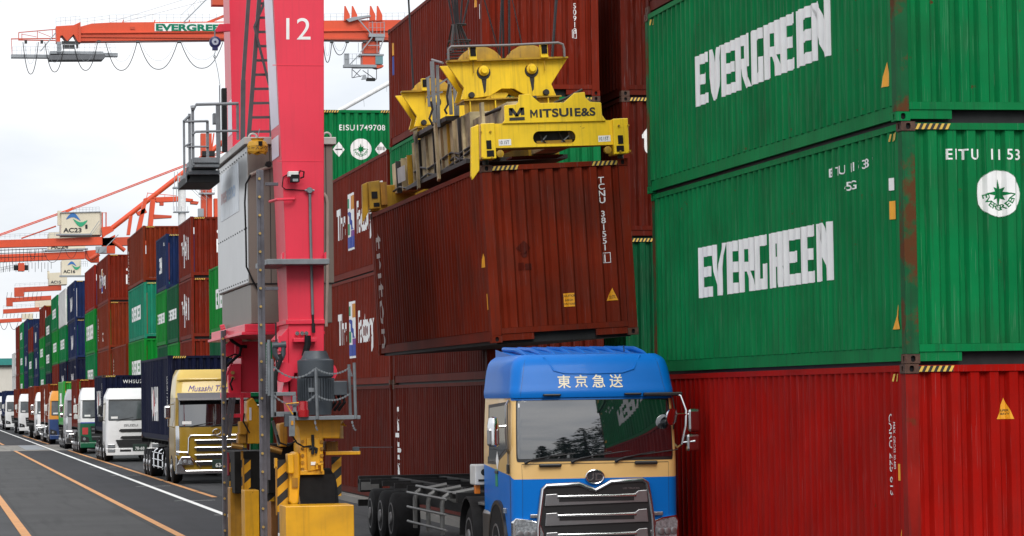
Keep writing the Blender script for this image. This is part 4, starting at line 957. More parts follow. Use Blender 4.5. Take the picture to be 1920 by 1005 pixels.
sflat(shift(M_G, 0, 0, .128)+shift(text2d('ITSUI', .128, .032, 1.32, space=1.04), .155, 0), p[0], p[1], -.167, 'lettering', BLACK, sp_, .0)
p = c6((1106, 322)); sflat(text2d('E&S', .128, .03, 1.20, space=1.04), p[0], p[1], -.167, 'lettering', BLACK, sp_, .0)
p = c6((420, 370)); w_ = .255
sflat(rect2d(0, 0, w_, .05)+rect2d(0, .085, .06, .205)+rect2d(w_-.06, .085, w_, .205)+quad2d((0, .205), (.07, .205), (w_/2+.035, .065), (w_/2-.02, .065))+quad2d((w_-.07, .205), (w_, .205), (w_/2+.02, .065), (w_/2-.035, .065)), p[0], p[1], -.167, 'maker_mark', BLACK, sp_)
for x, y in ((310, 632), (1352, 592)):
    p = c6((x, y)); o_ = sflat(rect2d(0, 0, .205, .10), p[0], p[1], -.123, 'load_plate', WHITE); p = c6((x+10, y-14)); sflat(text2d('10.15T', .058, .008, .72), p[0], p[1], -.126, 'lettering', BLACK, o_)
for x, y in ((318, 718), (1445, 678)):
    p = c6((x, y)); c = S(p[0], p[1], -.08); mb = MB(); mb.lathe((c.x, -.14, c.z), (0, 1, 0), [(0, .035), (0.005, .06), (.1, .06)], 16); mb.build('twistlock_ring', SYELD, SPR, smooth=True)
for x in (.09, CW-.09):
    mb = MB(); mb.cyl((x, .09, HC-.03), (x, .09, HC+.13), .05, 10); mb.build('twistlock', SOOT, SPR)
sbox(960, 291, 1056, 294, .5, .5, 'cable_bracket', BROWN3)
# telescopic beams and their stiffeners
TOPZ = HC+.36
for x in (.50, 1.50):
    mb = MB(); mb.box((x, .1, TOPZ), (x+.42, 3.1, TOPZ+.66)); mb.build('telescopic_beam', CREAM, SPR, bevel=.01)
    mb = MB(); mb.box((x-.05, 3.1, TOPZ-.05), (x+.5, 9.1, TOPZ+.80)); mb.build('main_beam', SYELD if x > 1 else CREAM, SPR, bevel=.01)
    mb = MB(); mb.box((x, 9.1, TOPZ), (x+.42, 12.1, TOPZ+.62)); mb.build('telescopic_beam', CREAM, SPR, bevel=.01)
k = 0
for y in (3.6, 4.0, 4.5, 5.1, 5.8, 6.6, 7.4, 8.2, 8.9, 9.6, 10.3, 11.0):
    mb = MB(); mb.box((.40, y, TOPZ-.04), (.452 if 3 < y < 9.2 else .502, y+.05, TOPZ+(.78 if 3<y<9.2 else .60))); mb.build('stiffener', (CREAM, SOOT, CREAM, SYELD, CREAM, SOOT)[k % 6], SPR); k += 1
for y, zt in ((.95, .75), (5.4, .9), (7.6, .9)):
    mb = MB(); mb.prism([(y, -.18), (y+.1, -.22), (y+.16, zt), (y-.02, zt)], lambda p: (.24, p[0], TOPZ+p[1]), lambda p: (.29, p[0], TOPZ+p[1])); mb.build('guide_plate', CREAM, SPR)
mb = MB(); mb.box((.3, 2.9, TOPZ-.10), (2.1, 9.3, TOPZ-.03)); mb.build('cross_frame', SOOT, SPR)
# far end beam with its flipper
mb = MB(); mb.box((-.02, 11.9, HC+.03), (CW+.02, 12.25, HC+.55)); mb.build('end_beam', SYELD, SPR, bevel=.01)
sprism([(679, 346), (690, 341), (691, 398), (680, 418)], 11.9, .1, 'guide_flipper', SYELD, bevel=.008)
sprism([(691, 341), (712, 338), (714, 390), (694, 392)], 11.75, .25, 'end_block', SYELD, bevel=.01)
sbox(714, 341, 726, 384, 11.8, .3, 'end_block', CYELD); sbox(697, 359, 708, 372, 11.73, .03, 'dark_slot', RUBSHADE); sbox(701, 380, 712, 387, 11.73, .03, 'dark_slot', RUBSHADE)
mb = MB(); mb.box((.36, 9.7, TOPZ+.12), (.365, 10.6, TOPZ+.42)); mb.build('worn_notice', mat('faded_notice', (.34, .34, .33), .6), SPR)
# head block: two plates with sheaves, standing on the main beams
c7 = lambda p: (830+p[0]/6.28, 70+p[1]/6.28)
HB = [(40, 300), (40, 290), (1460, 245), (1460, 262), (1280, 550), (1340, 690), (1050, 690), (945, 665), (840, 605), (695, 605), (555, 692), (215, 735), (250, 600)]
for yl in (3.6, 8.6):
    q0 = [S(*c7(p), 3.6) for p in HB]; d_ = yl-3.6
    for dy, nm in ((0, 'head_plate'), (.62, 'head_plate')):
        mb = MB(); mb.prism([(p.x, p.z) for p in q0], lambda p: (p[0], yl+dy, p[1]), lambda p: (p[0], yl+dy+.05, p[1])); hp = mb.build(nm, SYEL, SPR, bevel=.008)
        if dy == 0: front = hp
    a, b = S(*c7((40, 288)), 3.6), S(*c7((1460, 243)), 3.6)
    mb = MB(); mb.bar((a.x, yl-.06, a.z), (b.x, yl-.06, b.z), .13, .03, (0, 0, 1)); mb.build('top_flange', SYELD, front)
    for x, y in ((480, 395), (1045, 372)):
        c = S(*c7((x, y)), 3.6); mb = MB(); mb.lathe((c.x, yl-.12, c.z), (0, 1, 0), [(0, .05), (.01, .062), (.06, .065), (.062, .09), (.13, .1)], 20); mb.build('axle_cap', SYEL, front, smooth=True)
        mb = MB(); mb.lathe((c.x+.0, yl-.015, c.z-.03), (0, 1, 0), [(0, .12), (.014, .125)], 16); mb.prism([(-.05, -.1), (.05, -.1), (.02, -.36), (-.01, -.4)], lambda p: (c.x+p[0], yl-.004, c.z+p[1]), lambda p: (c.x+p[0], yl+.001, c.z+p[1])); mb.build('grease_stain', SOOT, front)
        mb = MB(); mb.lathe((c.x, yl+.2, c.z+.02), (0, 1, 0), [(0, .30), (.02, .44), (.05, .44), (.08, .40), (.15, .40), (.18, .44), (.21, .44), (.23, .30)], 32); mb.build('sheave', SYELD, SPR, smooth=True)
    for x, y in ((335, 684), (1212, 650)):
        c = S(*c7((x, y)), 3.6); mb = MB(); mb.lathe((c.x, yl-.08, c.z), (0, 1, 0), [(0, .045), (.01, .055), (.08, .055)], 14); mb.build('pin', SOOT, front, smooth=True)
    for x, y in ((335, 200), (1172, 170)):
        p0, p1 = c7((x-45, y-75)), c7((x+50, y+78)); a, b = S(*p0, 3.6), S(*p1, 3.6)
        mb = MB(); mb.box((a.x, yl-.16, b.z), (b.x, yl-.05, a.z)); br = mb.build('bracket', SYEL, front, bevel=.006)
        mb = MB(); mb.box((a.x+.015, yl-.175, b.z+.07), (b.x-.015, yl-.158, a.z-.015)); mb.build('cover', RUBSHADE, br)
        mb = MB(); c_ = (a.x+b.x)/2+.01; mb.box((c_-.008, yl-.07, b.z-.22), (c_+.008, yl-.05, b.z)); mb.build('drop_rod', SYELD, br)
    a, b = S(*c7((240, 735)), 3.6), S(*c7((1385, 690)), 3.6); SEAT = (a.z+b.z)/2
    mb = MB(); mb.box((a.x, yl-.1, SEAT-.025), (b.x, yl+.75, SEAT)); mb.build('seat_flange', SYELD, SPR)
    for x in (a.x+.1, a.x+.55, a.x+1.0, a.x+1.5):
        mb = MB(); mb.box((x, yl-.08, SEAT-.27), (x+.02, yl, SEAT-.027)); mb.build('rib', SYEL, SPR)
    mb = MB(); mb.box((a.x+.02, yl, SEAT-.29), (b.x-.02, yl+.03, SEAT-.027)); mb.build('seat_web', SYELD, SPR)
mb = MB(); yl = 3.4; q = [S(*c7(p), 3.6) for p in ((45, 285), (42, 160), (75, 125), (760, 108), (1330, 80), (1385, 100), (1400, 150), (1405, 245))]
mb.tube([(p.x, yl, p.z) for p in q], .022, 8); mb.build('handrail', mat('rail_grey', (.16, .15, .15), .5, .4), SPR, smooth=True)
mb = MB(); mb.tube([S(830, 118, 4.2), S(810, 107+5, 6.4)], .022, 8); mb.build('handrail', MATS['rail_grey'], SPR, smooth=True)
for x0, y0, x1, y1, w in ((810, 115, 815, 230, .07), (820, 122, 823, 238, .05), (841, 130, 846, 215, .06), (851, 140, 855, 225, .05), (802, 145, 805, 200, .045), (857, 150, 859, 218, .045)):
    mb = MB(); mb.bar(S(x0, y0, 5.2), S(x1, y1, 5.2), w, .05, (0, 1, 0)); mb.build('ladder_post', STEELG, SPR)
for a, b in (((812, 165), (838, 148)), ((800, 183), (830, 172)), ((843, 165), (858, 152)), ((798, 148), (812, 140))):
    mb = MB(); mb.bar(S(*a, 5.2), S(*b, 5.2), .03, .03); mb.build('ladder_rung', STEELG, SPR)
for pts in ([(808, 190), (811, 205), (805, 222), (812, 236)], [(842, 158), (838, 180), (840, 196), (834, 206), (838, 214)]):
    mb = MB(); mb.tube([S(*p, 5.0) for p in pts], .022, 6); mb.build('chain', SOOT, SPR)
mb = MB(); mb.tube([S(1005, 182, -.1), S(960, 195, .2), S(910, 215, 1.2)], .028, 8); mb.build('hose', SOOT, SPR, smooth=True)
mb = MB(); mb.tube([S(1092, 168, -.05), S(1060, 185, -.02), S(1040, 193, .1)], .022, 8); mb.build('hose', SOOT, SPR, smooth=True)
# wire ropes and the cable basket
c4 = lambda x, y: (720+x/3.69, y/3.69)
def rope(a, b, yl, r=.014, ext=2.2, name='wire_rope'):
    p, q = S(*c4(*b), yl), S(*c4(*a), yl); d = (q-p); mb = MB(); mb.tube([p, p+d*ext], r, 6); return mb.build(name, ROPE, SPR)
for a, b, yl, r_ in (((695, 0), (800, 385), 3.9, .012), ((815, 0), (800, 385), 3.9, .02), ((822, 0), (826, 405), 3.95, .02), ((866, 0), (868, 385), 3.9, .022), ((888, 0), (955, 310), 6, .01), ((1195, 0), (1165, 400), 3.9, .02), ((170, 0), (206, 640), 8.9, .02), ((1186, 0), (1160, 390), 4.0, .012)): rope(a, b, yl, r_)
for x0, x1 in ((448, 480), (470, 498), (486, 504), (492, 510), (506, 515), (540, 528), (585, 545)): rope((x0, 0), (x1, 175), 6.0, .018)
for x1 in (440, 462, 478, 500, 520, 545, 570, 592, 612): 
    mb = MB(); mb.tube([S(*c4(500+(x1-525)*.35, 172), 6.0+(x1 % 7-3)*.12), S(*c4(x1, 330+((x1*3) % 40)), 6.0+(x1 % 7-3)*.25)], .016, 6); mb.build('basket_bar', SOOT, SPR)
for y, w in ((172, 45), (285, 78), (330, 85), (370, 90), (410, 95)):
    c = S(*c4(522, y), 6.0); r_ = w/3.69/102; mb = MB(); mb.tube([(c.x+r_*cos(2*pi*k/16), c.y+r_*sin(2*pi*k/16), c.z) for k in range(17)], .014, 6, False); mb.build('basket_ring', SOOT, SPR)

# hoses and bolts along the visible side of the spreader
for z_, y0_, y1_ in ((.10, .6, 5.0), (.20, .8, 9.0), (.02, 3.2, 11.6)):
    mb = MB(); mb.tube([(.42+.0*k, y0_+(y1_-y0_)*k/10, TOPZ+z_+.03*((k*3) % 4-1.5)) for k in range(11)], .022, 6); mb.build('hydraulic_hose', SOOT, SPR, smooth=True)
mb = MB(); mb.box((.30, 4.6, TOPZ+.80), (.55, 8.2, TOPZ+.88)); mb.build('cable_tray', SOOT, SPR)
for x in (-.02, .14, CW-.16, CW-.0):
    for z in (.10, .52):
        mb = MB(); mb.cyl((x, -.235, HC+z), (x, -.20, HC+z), .018, 8); mb.build('bolt', SYELD, SPR)
# ------------------------------------------------------------------ trucks
GLASS = mat('windscreen_glass', (.006, .008, .010), .02, 0, .0, 1, spec=.5)
GLASS.node_tree.nodes['Principled BSDF'].inputs['IOR'].default_value = 2.5
GLASSS = mat('side_glass', (.006, .008, .009), .05, 0, 0, 1, spec=.3)
GLASS2 = mat('windscreen_glass_clear', (.05, .06, .065), .06, 0, .5, 1.2, spec=.8)
LAMP = mat('headlamp_glass', (.32, .34, .36), .12, .4, .5, 30, spec=.8); ORNL = mat('orange_lamp', (.6, .16, .01), .3); SILV = mat('silver_trim', (.33, .33, .34), .3, .9, .08)
ALW = mat('alloy_rim', (.45, .45, .46), .35, .8, .15, 6); CHAS = mat('chassis_black', (.012, .012, .013), .65, 0, .3, 5, .1, 0, 0, 40, 0, .2, .2); GREYB = mat('bracket_grey', (.15, .15, .147), .5, .2, .15, 5, .05, .3)
def gloss(name, col, coat=.45, rough=.32): return mat(name, col, rough, 0, .03, 1.5, 0, 0, 0, 40, coat, .3, .05)

class Cab:
    """cab surface: t in [-3, 3] runs rear left - front left corner (-2..-1) - front - right corner - rear right"""
    def __init__(s, secs, R_): s.secs = secs; s.R = R_
    def sec(s, z):
        S_ = s.secs
        if z <= S_[0][0]: return S_[0][1:]
        for a, b in zip(S_, S_[1:]):
            if z <= b[0]:
                t = (z-a[0])/(b[0]-a[0]); return tuple(a[i]+(b[i]-a[i])*t for i in range(1, len(a)))
        return S_[-1][1:]
    def pos(s, t, z, off=0):
        w, f, rc = s.sec(z); bow = .035; k = abs(t); sg = 1 if t >= 0 else -1; a = w-rc
        if k <= 1: x, y = k*a, f+bow*k*k; n = (0.08*k, -1)
        elif k <= 2:
            g = (k-1)*pi/2; x, y = a+rc*sin(g), f+bow+rc*(1-cos(g)); n = (sin(g), -cos(g))
        else: x, y = w, f+bow+rc+(k-2)*(s.R-f-bow-rc); n = (1, 0)
        return Vector((sg*(x+n[0]*off), y+n[1]*off, z))
    def shell(s, name, m_, parent, z0, z1, nz=6, t0=-3, t1=3, top=False, zb=None, zt=None, smooth=True, ts=None):
        mb = MB(); ts = ts or [-3, -2.5, -2, -1.85, -1.7, -1.55, -1.4, -1.25, -1.12, -1, -.7, -.35, 0, .35, .7, 1, 1.12, 1.25, 1.4, 1.55, 1.7, 1.85, 2, 2.5, 3]
        ts = [t for t in ts if t0 <= t <= t1]
        def fn(t, k):
            a = zb(t) if zb else z0; b = zt(t) if zt else z1; return s.pos(t, a+(b-a)*k)
        mb.grid(fn, ts, [i/nz for i in range(nz+1)])
        if top: mb.poly([s.pos(t, z1) for t in ts])
        return mb.build(name, m_, parent, smooth=smooth, angle=50)
    def panel(s, name, m_, parent, t0, t1, z0, z1, off=.006, r=.0, nt=14, nz=10, taper=0):
        """rounded rectangular panel laid on the surface; taper narrows the top"""
        mb = MB(); zm, hz = (z0+z1)/2, (z1-z0)/2; tm, ht = (t0+t1)/2, (t1-t0)/2
        zs = [-1+2*i/nz for i in range(nz+1)]
        if r: 
            e = r/hz; zs = [-1, -1+e*.1, -1+e*.3, -1+e*.6, -1+e] + [(-1+e)+(2-2*e)*i/5 for i in range(1, 5)] + [1-e, 1-e*.6, 1-e*.3, 1-e*.1, 1]
        rt = r/1.0
        def fn(u, b):
            h = ht
            if r:
                d = max(0, abs(b)*hz-(hz-r)); h = ht-(rt-sqrt(max(0, r*r-d*d))*rt/r)
            h *= 1-taper*(b+1)/2
            return s.pos(tm+u*h, zm+b*hz, off)
        mb.grid(fn, [-1+2*i/nt for i in range(nt+1)], zs); return mb.build(name, m_, parent, smooth=True, angle=60)
    def poly(s, name, m_, parent, pts, off=.008):
        mb = MB(); mb.poly([s.pos(t, z, off) for t, z in pts]); return mb.build(name, m_, parent, fix=False)

def wheel(parent, x, y, r, w, rim=ALW, side=-1):
    mb = MB(); mb.lathe((x-w/2, y, r), (1, 0, 0), [(0, r*.60), (.01, r*.85), (.04, r*.97), (.08, r), (w-.08, r), (w-.04, r*.97), (w-.01, r*.85), (w, r*.60)], 28)
    o = mb.build('wheel', TYRE, parent, smooth=True, angle=30)
    q = MB(); f = x+side*w/2; d = -side
    q.lathe((f, y, r), (d, 0, 0), [(-.03, .05), (-.028, .11), (.03, .13), (.07, r*.36), (.05, r*.5), (-.006, r*.55), (-.006, r*.61), (.05, r*.61)], 24); q.build('rim', rim, o, smooth=True, angle=30)
    return o
def chassis(t, L0, L1, z=1.15, tank=True, guards=True, rim=ALW, axles=3, beam=.36, tractor_axle=3.7, guard_mat=SILV):
    """tractor frame, trailer frame and running gear from y = 1.2 to y = L1"""
    mb = MB(); mb.box((-.45, 1.0, .75), (.45, tractor_axle+1.0, .95)); mb.build('tractor_frame', CHAS, t)
    for x in (-.55, .43):
        mb = MB(); mb.box((x, L0, z-.46), (x+.12, L1, z-.03)); mb.build('trailer_beam', CHAS, t, bevel=.006)
    for y in (L0, L1-.16):
        mb = MB(); mb.box((-1.2, y, z-.16), (1.2, y+.16, z)); mb.build('bolster', CHAS, t, bevel=.008)
    y = L0+1.2
    while y < L1-.8:
        mb = MB(); mb.box((-1.1, y, z-.14), (1.1, y+.08, z-.04)); mb.build('cross_member', CHAS, t); y += 1.5
    for sx_ in (-1, 1):
        wheel(t, sx_*1.115, 1.35, .5, .29, rim, sx_)
        wheel(t, sx_*.96, tractor_axle, .5, .56, rim, sx_)
        for k in range(axles): wheel(t, sx_*.99, L1-1.9-1.3*k, .48, .50, rim, sx_)
        mb = MB(); c = (sx_*.98, tractor_axle, .5)
        mb.prism([(c[1]+.64*cos(a), .5+.64*sin(a)) for a in [pi*i/12 for i in range(13)]]+[(c[1]+.61*cos(a), .5+.61*sin(a)) for a in [pi*(12-i)/12 for i in range(13)]], lambda p: (c[0]-.3, p[0], p[1]), lambda p: (c[0]+.3, p[0], p[1])); mb.build('mudguard', CHAS, t, smooth=True)
        if guards:
            ya, yb = tractor_axle+1.9, L1-1.9-1.3*axles+.35
            for zz_ in (.42, .66, .90):
                mb = MB(); mb.tube([(sx_*1.2, ya, zz_), (sx_*1.2, yb, zz_)], .022, 8); mb.build('side_guard_rail', guard_mat, t, smooth=True)
            n = 3
            for k in range(n):
                y = ya+.2+(yb-ya-.4)*k/(n-1); mb = MB(); mb.tube([(sx_*1.17, y, .35), (sx_*1.17, y, .82), (sx_*1.12, y, .95), (sx_*1.0, y, 1.03), (sx_*.7, y, 1.06)], .032, 8); mb.build('side_guard_post', guard_mat, t, smooth=True)
    if tank:
        mb = MB(); mb.box((-1.18, 2.0, .42), (-.62, 2.95, .98)); mb.build('fuel_tank', SILV, t, bevel=.06)
    mb = MB(); mb.box((-1.2, L1-.02, .55), (1.2, L1+.06, .68)); mb.build('rear_bumper', CHAS, t)

def mirror(t, x, y, z, w, h, m_, dx=0):
    mb = MB(); mb.box((x-w/2, y-.09, z-h/2), (x+w/2, y+.06, z+h/2)); o = mb.build('mirror', m_, t, bevel=.04)
    q = MB(); q.box((x-w/2+.02, y+.058, z-h/2+.02), (x+w/2-.02, y+.066, z+h/2-.02)); q.build('mirror_glass', GLASS, o); return o

# ---- the blue tractor in front
TX, TY = 9.59, 41.45
BT = thing('semi_truck', 'blue and cream truck with white Japanese lettering on its roof, empty trailer behind', 'truck', (TX, TY, 0))
BLU = mat('cab_blue', (.001, .145, .53), .36, 0, .03, 1.5, 0, 0, 0, 40, .06, .15, .06); CRM = gloss('cab_cream', (.72, .46, .17)); BLK = mat('black_plastic', (.010, .010, .011), .4, 0, .1, 10)
cab = Cab([(.35, 1.20, .06, .12), (.75, 1.245, .02, .15), (1.45, 1.25, .0, .16), (1.78, 1.25, .015, .15), (2.0, 1.245, .028, .145), (2.2, 1.238, .052, .14), (2.4, 1.23, .085, .14), (2.55, 1.222, .115, .14), (2.74, 1.215, .155, .14)], 2.75)
zb_ = lambda t: 1.50 if abs(t) < 1.6 else 1.50+.17*(abs(t)-1.6)/1.4
cab.shell('cab_body', BLU, BT, .45, 1.5, 10, zt=zb_)
up = cab.shell('cab_upper', CRM, BT, 1.5, 2.70, 8, zb=zb_)
mb = MB(); mb.poly([cab.pos(t, 2.70) for t in (-3, -2, -1.5, -1, 0, 1, 1.5, 2, 3)]); mb.poly([(-1.2, 2.75, .45), (1.2, 2.75, .45), (1.2, 2.75, 2.7), (-1.2, 2.75, 2.7)]); mb.build('cab_back', BLU, BT, fix=False)
gk = cab.panel('windscreen_seal', BLK, BT, -1.36, 1.36, 1.755, 2.70, .006, .10)
ws = cab.panel('windscreen', GLASS, BT, -1.27, 1.27, 1.80, 2.655, .012, .085, 36, 24)
cab.panel('seal_strip', BLU, BT, -1.75, 1.75, 2.665, 2.75, .014)
# roof fairing
fair = Cab([(2.70, 1.235, .10, .15), (2.76, 1.245, .09, .16), (2.80, 1.245, .095, .16), (2.86, 1.235, .12, .17), (3.12, 1.20, .19, .18), (3.24, 1.165, .245, .17), (3.31, 1.11, .31, .16), (3.34, 1.05, .38, .15)], 2.7)
fs = fair.shell('roof_fairing', BLU, BT, 2.70, 3.34, 12)
mb = MB(); mb.grid(lambda u, v: (lambda a: Vector((u*(1.02+.03*v), a+(2.7-a)*v, 3.34+.17*v*(1-.25*v) - .06*abs(u)**4)))(.38+.05*u*u), [-1, -.95, -.85, -.6, -.3, 0, .3, .6, .85, .95, 1], [i/6 for i in range(7)]); mb.build('fairing_top', BLU, fs, smooth=True, angle=60)
for sx_ in (-1, 1):
    mb = MB(); mb.poly([(sx_*1.02, .47, 3.28), (sx_*1.05, 2.7, 3.46), (sx_*1.05, 2.7, 3.3), (sx_*1.02, 2.7, 3.2)]); mb.build('fairing_side', BLU, fs, fix=False)
for i in range(9):
    x = -.92+i*.23; mb = MB(); mb.tube([(x, .56, 3.330), (x, .9, 3.372), (x, 1.5, 3.432), (x, 2.68, 3.462)], [.006, .03, .036, .036], 8); mb.build('roof_rib', BLU, fs, smooth=True)
for t_ in (-1.03, 1.03): fair.panel('panel_joint', BLK, fs, t_-.007, t_+.007, 2.72, 3.26, .003)
# raised lip of the shallow recess on the fairing front
mb = MB(); mb.tube([fair.pos(t, z, .002) for t, z in ((-.74, 3.30), (-.56, 3.10), (-.4, 3.06), (.0, 3.05), (.45, 3.06), (.62, 3.11), (.8, 3.31))], .017, 6); mb.build('fairing_lip', BLU, fs, smooth=True)
cab.poly('fairing_shadow_gap', BLK, BT, [(-1.0, 2.742), (1.0, 2.742), (1.0, 2.752), (-1.0, 2.752)], .02)
mb = MB(); mb.tube([(.3+.28, .62, 3.37), (.58, .63, 3.47)], .008, 6); mb.build('roof_aerial', BLK, fs)
mb = MB()
T = []
for i, ch in enumerate('東京急送'): T += shift(text2d(ch, .145, .012, 1.0), -.535+i*.262, 2.855)
for t in T:
    mb.poly([(lambda p: (p[0], fair.pos(p[0]/(fair.sec(p[1])[0]-fair.sec(p[1])[2]), p[1], .006).y, p[1]))(q) for q in t])
mb.build('lettering', mat('lettering_cream', (.75, .68, .50), .5), fs, fix=False)
for x0, x1 in ((-.77, -.50), (.46, .72)):
    mb = MB(); mb.box((x0, .03, 2.72), (x1, .10, 2.755)); mb.build('grab_handle', BLK, BT, bevel=.015)
for x0, x1, z in ((-.86, -.52, 1.70), (.58, .93, 1.715)):
    mb = MB(); mb.box((x0, -.045, z-.028), (x1, .005, z+.028)); mb.build('grab_handle', BLK, BT, bevel=.02)
for x, ang in ((-1.06, .14), (-.36, .16), (.30, .15)):
    mb = MB(); mb.tube([(x, -.01, 1.735), (x+.03, -.035, 1.76), (x+.12, -.03, 1.79), (x+.60, .015, 1.79+.6*ang)], [.03, .02, .014, .008], 6); mb.tube([(x+.12, -.02, 1.80), (x+.95, .03, 1.80+.95*ang*.7)], .009, 6)
    wp = mb.build('wiper', BLK, BT, smooth=True)
mb = MB(); mb.box((-1.17, .025, 2.57), (-1.08, .12, 2.62)); cab.panel('permit_sticker', WHITE, BT, -1.20, -1.12, 2.56, 2.62, .014)
# seams
for t_ in (-1.04, 1.04):
    cab.panel('panel_joint', BLK, BT, t_-.008, t_+.008, .80, 1.72, .002)
cab.panel('panel_joint', BLK, BT, -1.04, 1.04, 1.715, 1.724, .002)
for t_ in (-2.02, 2.02): cab.panel('door_joint', BLK, BT, t_-.006, t_+.006, .85, 2.65, .003)
for sg in (-1, 1):
    cab.poly('side_window', GLASSS, BT, [(sg*2.10, 1.98), (sg*2.55, 1.74), (sg*2.80, 1.74), (sg*2.80, 2.55), (sg*2.12, 2.60)], .006)
    cab.poly('window_seal', BLK, BT, [(sg*2.05, 1.94), (sg*2.54, 1.69), (sg*2.85, 1.69), (sg*2.85, 2.60), (sg*2.08, 2.65)], .003)
    mb = MB(); mb.box((sg*1.255-.012, 1.35, 1.55), (sg*1.255+.012, 1.62, 1.60)); mb.build('door_handle', BLK, BT, bevel=.008)
mb = MB(); mb.poly([(-1.256, 1.4, 1.9), (-1.256, 1.55, 1.75), (-1.256, 1.4, 1.6), (-1.256, 1.25, 1.75)]); mb.build('permit_sticker', WHITE, BT, fix=False)
mb = MB(); mb.box((-1.258, 1.4, 1.36), (-1.25, 1.6, 1.62)); mb.build('permit_sticker', GRNP, BT)
mb = MB(); mb.box((-1.29, .62, .98), (-1.245, .72, 1.06)); mb.build('side_indicator', LAMP, BT, bevel=.01)
# badge and grille
Q = lambda px, py: ((px-1116)/126.0, 2.75+(738-py)/126.0)
bx_, bz = Q(1113, 893)
mb = MB(); mb.tube([(bx_+.135*cos(a), -.03, bz+.10*sin(a)) for a in [2*pi*i/32 for i in range(33)]], .012, 8, False); bd = mb.build('badge', CHROME, BT, smooth=True)
mb = MB()
for t in text2d('UD', .105, .02, 1.3, align='CENTER'): mb.poly([(bx_+p[0], -.035, bz-.052+p[1]) for p in t])
mb.build('badge_letters', CHROME, bd, fix=False)
mb = MB(); mb.prism([(bx_+.13*cos(2*pi*i/28), bz+.095*sin(2*pi*i/28)) for i in range(28)], lambda p: (p[0], -.02, p[1]), lambda p: (p[0], .02, p[1])); mb.build('badge_back', mat('badge_dark', (.03, .03, .035), .3), bd)
fr = [Q(*p) for p in ((1003, 1090), (1004, 985), (1009, 950), (1014, 914), (1021, 908), (1083, 906), (1098, 912), (1113, 918), (1128, 911), (1143, 903), (1203, 900), (1212, 906), (1217, 935), (1222, 975), (1225, 1090))]
mb = MB(); mb.prism([p for p in fr], lambda p: (p[0], -.022, p[1]), lambda p: (p[0], .04, p[1])); mb.build('grille_back', BLK, BT)
mb = MB(); mb.tube([(p[0], -.03, p[1]) for p in fr], .034, 8); mb.build('grille_frame', SILV, BT, smooth=True)
mb = MB(); mb.tube([(p[0], -.055, p[1]) for p in fr], .012, 6); mb.build('grille_frame_edge', CHROME, BT, smooth=True)
for yt, yb in ((922, 946), (957, 983), (993, 1018), (1030, 1055)):
    a, b = Q(1020, yt), Q(1211, yb); gb = [Q(*p) for p in ((1019, yt+2), (1040, yt+1), (1046, yt+6), (1188, yt+3), (1195, yt-2), (1211, yt-3), (1213, yb-4), (1190, yb-4), (1017, yb))]
    mb = MB(); mb.prism(gb, lambda p: (p[0], -.05, p[1]), lambda p: (p[0], -.02, p[1])); bar_ = mb.build('grille_bar', SILV, BT, bevel=.008)
    p, q = Q(1040, yt+4), Q(1190, yt+9); mb = MB(); mb.box((p[0], -.075, q[1]-.005), (q[0], -.045, p[1])); mb.build('chrome_strip', CHROME, bar_, bevel=.012)
    p, q = Q(1044, yt+11), Q(1186, yt+16); mb = MB(); mb.box((p[0], -.058, q[1]), (q[0], -.045, p[1]+.01)); mb.build('slot', BLK, bar_)
o_ = Q(1166, 917); mb = MB()
for t in text2d('UD TRUCKS', .026, .003, 1.25): mb.poly([(o_[0]+p[0], -.026, o_[1]+p[1]) for p in t])
mb.build('lettering', SILV, BT, fix=False)
# headlamps and bumper
for sg in (-1, 1):
    X = lambda v: sg*v
    pts = [(.86, .86), (1.0, .905), (1.21, .93), (1.255, .86), (1.255, .52), (.82, .52), (.80, .70)]
    mb = MB(); mb.prism(pts, lambda p: (X(p[0]), -.035+.09*max(0, p[0]-.95)/.3, p[1]), lambda p: (X(p[0]), .2, p[1])); hl = mb.build('headlamp', CHROME, BT, bevel=.01)
    mb = MB(); mb.prism([(.90, .84), (1.0, .875), (1.19, .90), (1.22, .84), (1.20, .56), (.87, .56)], lambda p: (X(p[0]), -.045+.09*max(0, p[0]-.95)/.3, p[1]), lambda p: (X(p[0]), .0, p[1])); mb.build('lamp_glass', LAMP, hl)
    for k in range(3):
        c = (X(.96+.1*k), -.045+.02*k, .70); mb = MB(); mb.lathe(c, (0, -1, 0), [(0, .045), (.012, .048), (.014, .035)], 14); mb.build('lamp_lens', SILV, hl, smooth=True)
    mb = MB(); mb.box((min(X(.80), X(1.0)), -.02, .93), (max(X(.80), X(1.0)), .02, .985)); mb.build('chrome_trim', SILV, BT, bevel=.008)
mb = MB(); mb.box((-1.22, -.03, .30), (1.22, .2, .52)); mb.build('bumper', BLU, BT, bevel=.03)
# mirrors
mb = MB(); mb.tube([(-1.24, .35, 2.66), (-1.30, .22, 2.60), (-1.31, .2, 2.2), (-1.29, .25, 1.95), (-1.25, .35, 1.88), (-1.25, .38, 1.66)], .02, 8); mb.build('mirror_arm', SILV, BT, smooth=True)
mb = MB(); mb.box((-1.28, .30, 1.58), (-1.22, .42, 1.72)); mb.build('arm_foot', BLK, BT, bevel=.01)
mb = MB(); mb.lathe((-1.50, .2, 1.99), (0, 0, 1), [(0, .06), (.02, .088), (.32, .09), (.36, .082), (.42, .07), (.44, .02)], 16); mb.build('mirror', CHROME, BT, smooth=True)
mb = MB(); mb.tube([(-1.44, .2, 2.28), (-1.31, .2, 2.29)], .02, 8); mb.build('mirror_bracket', CHROME, BT, smooth=True)
mb = MB(); mb.box((-1.60, .12, 2.0), (-1.42, .2, 2.26)); mb.build('mirror_housing', SILV, BT, bevel=.03)
mb = MB(); mb.box((.75, .02, 2.70), (1.34, .14, 2.755)); mb.build('mirror_bracket', BLK, BT, bevel=.015)
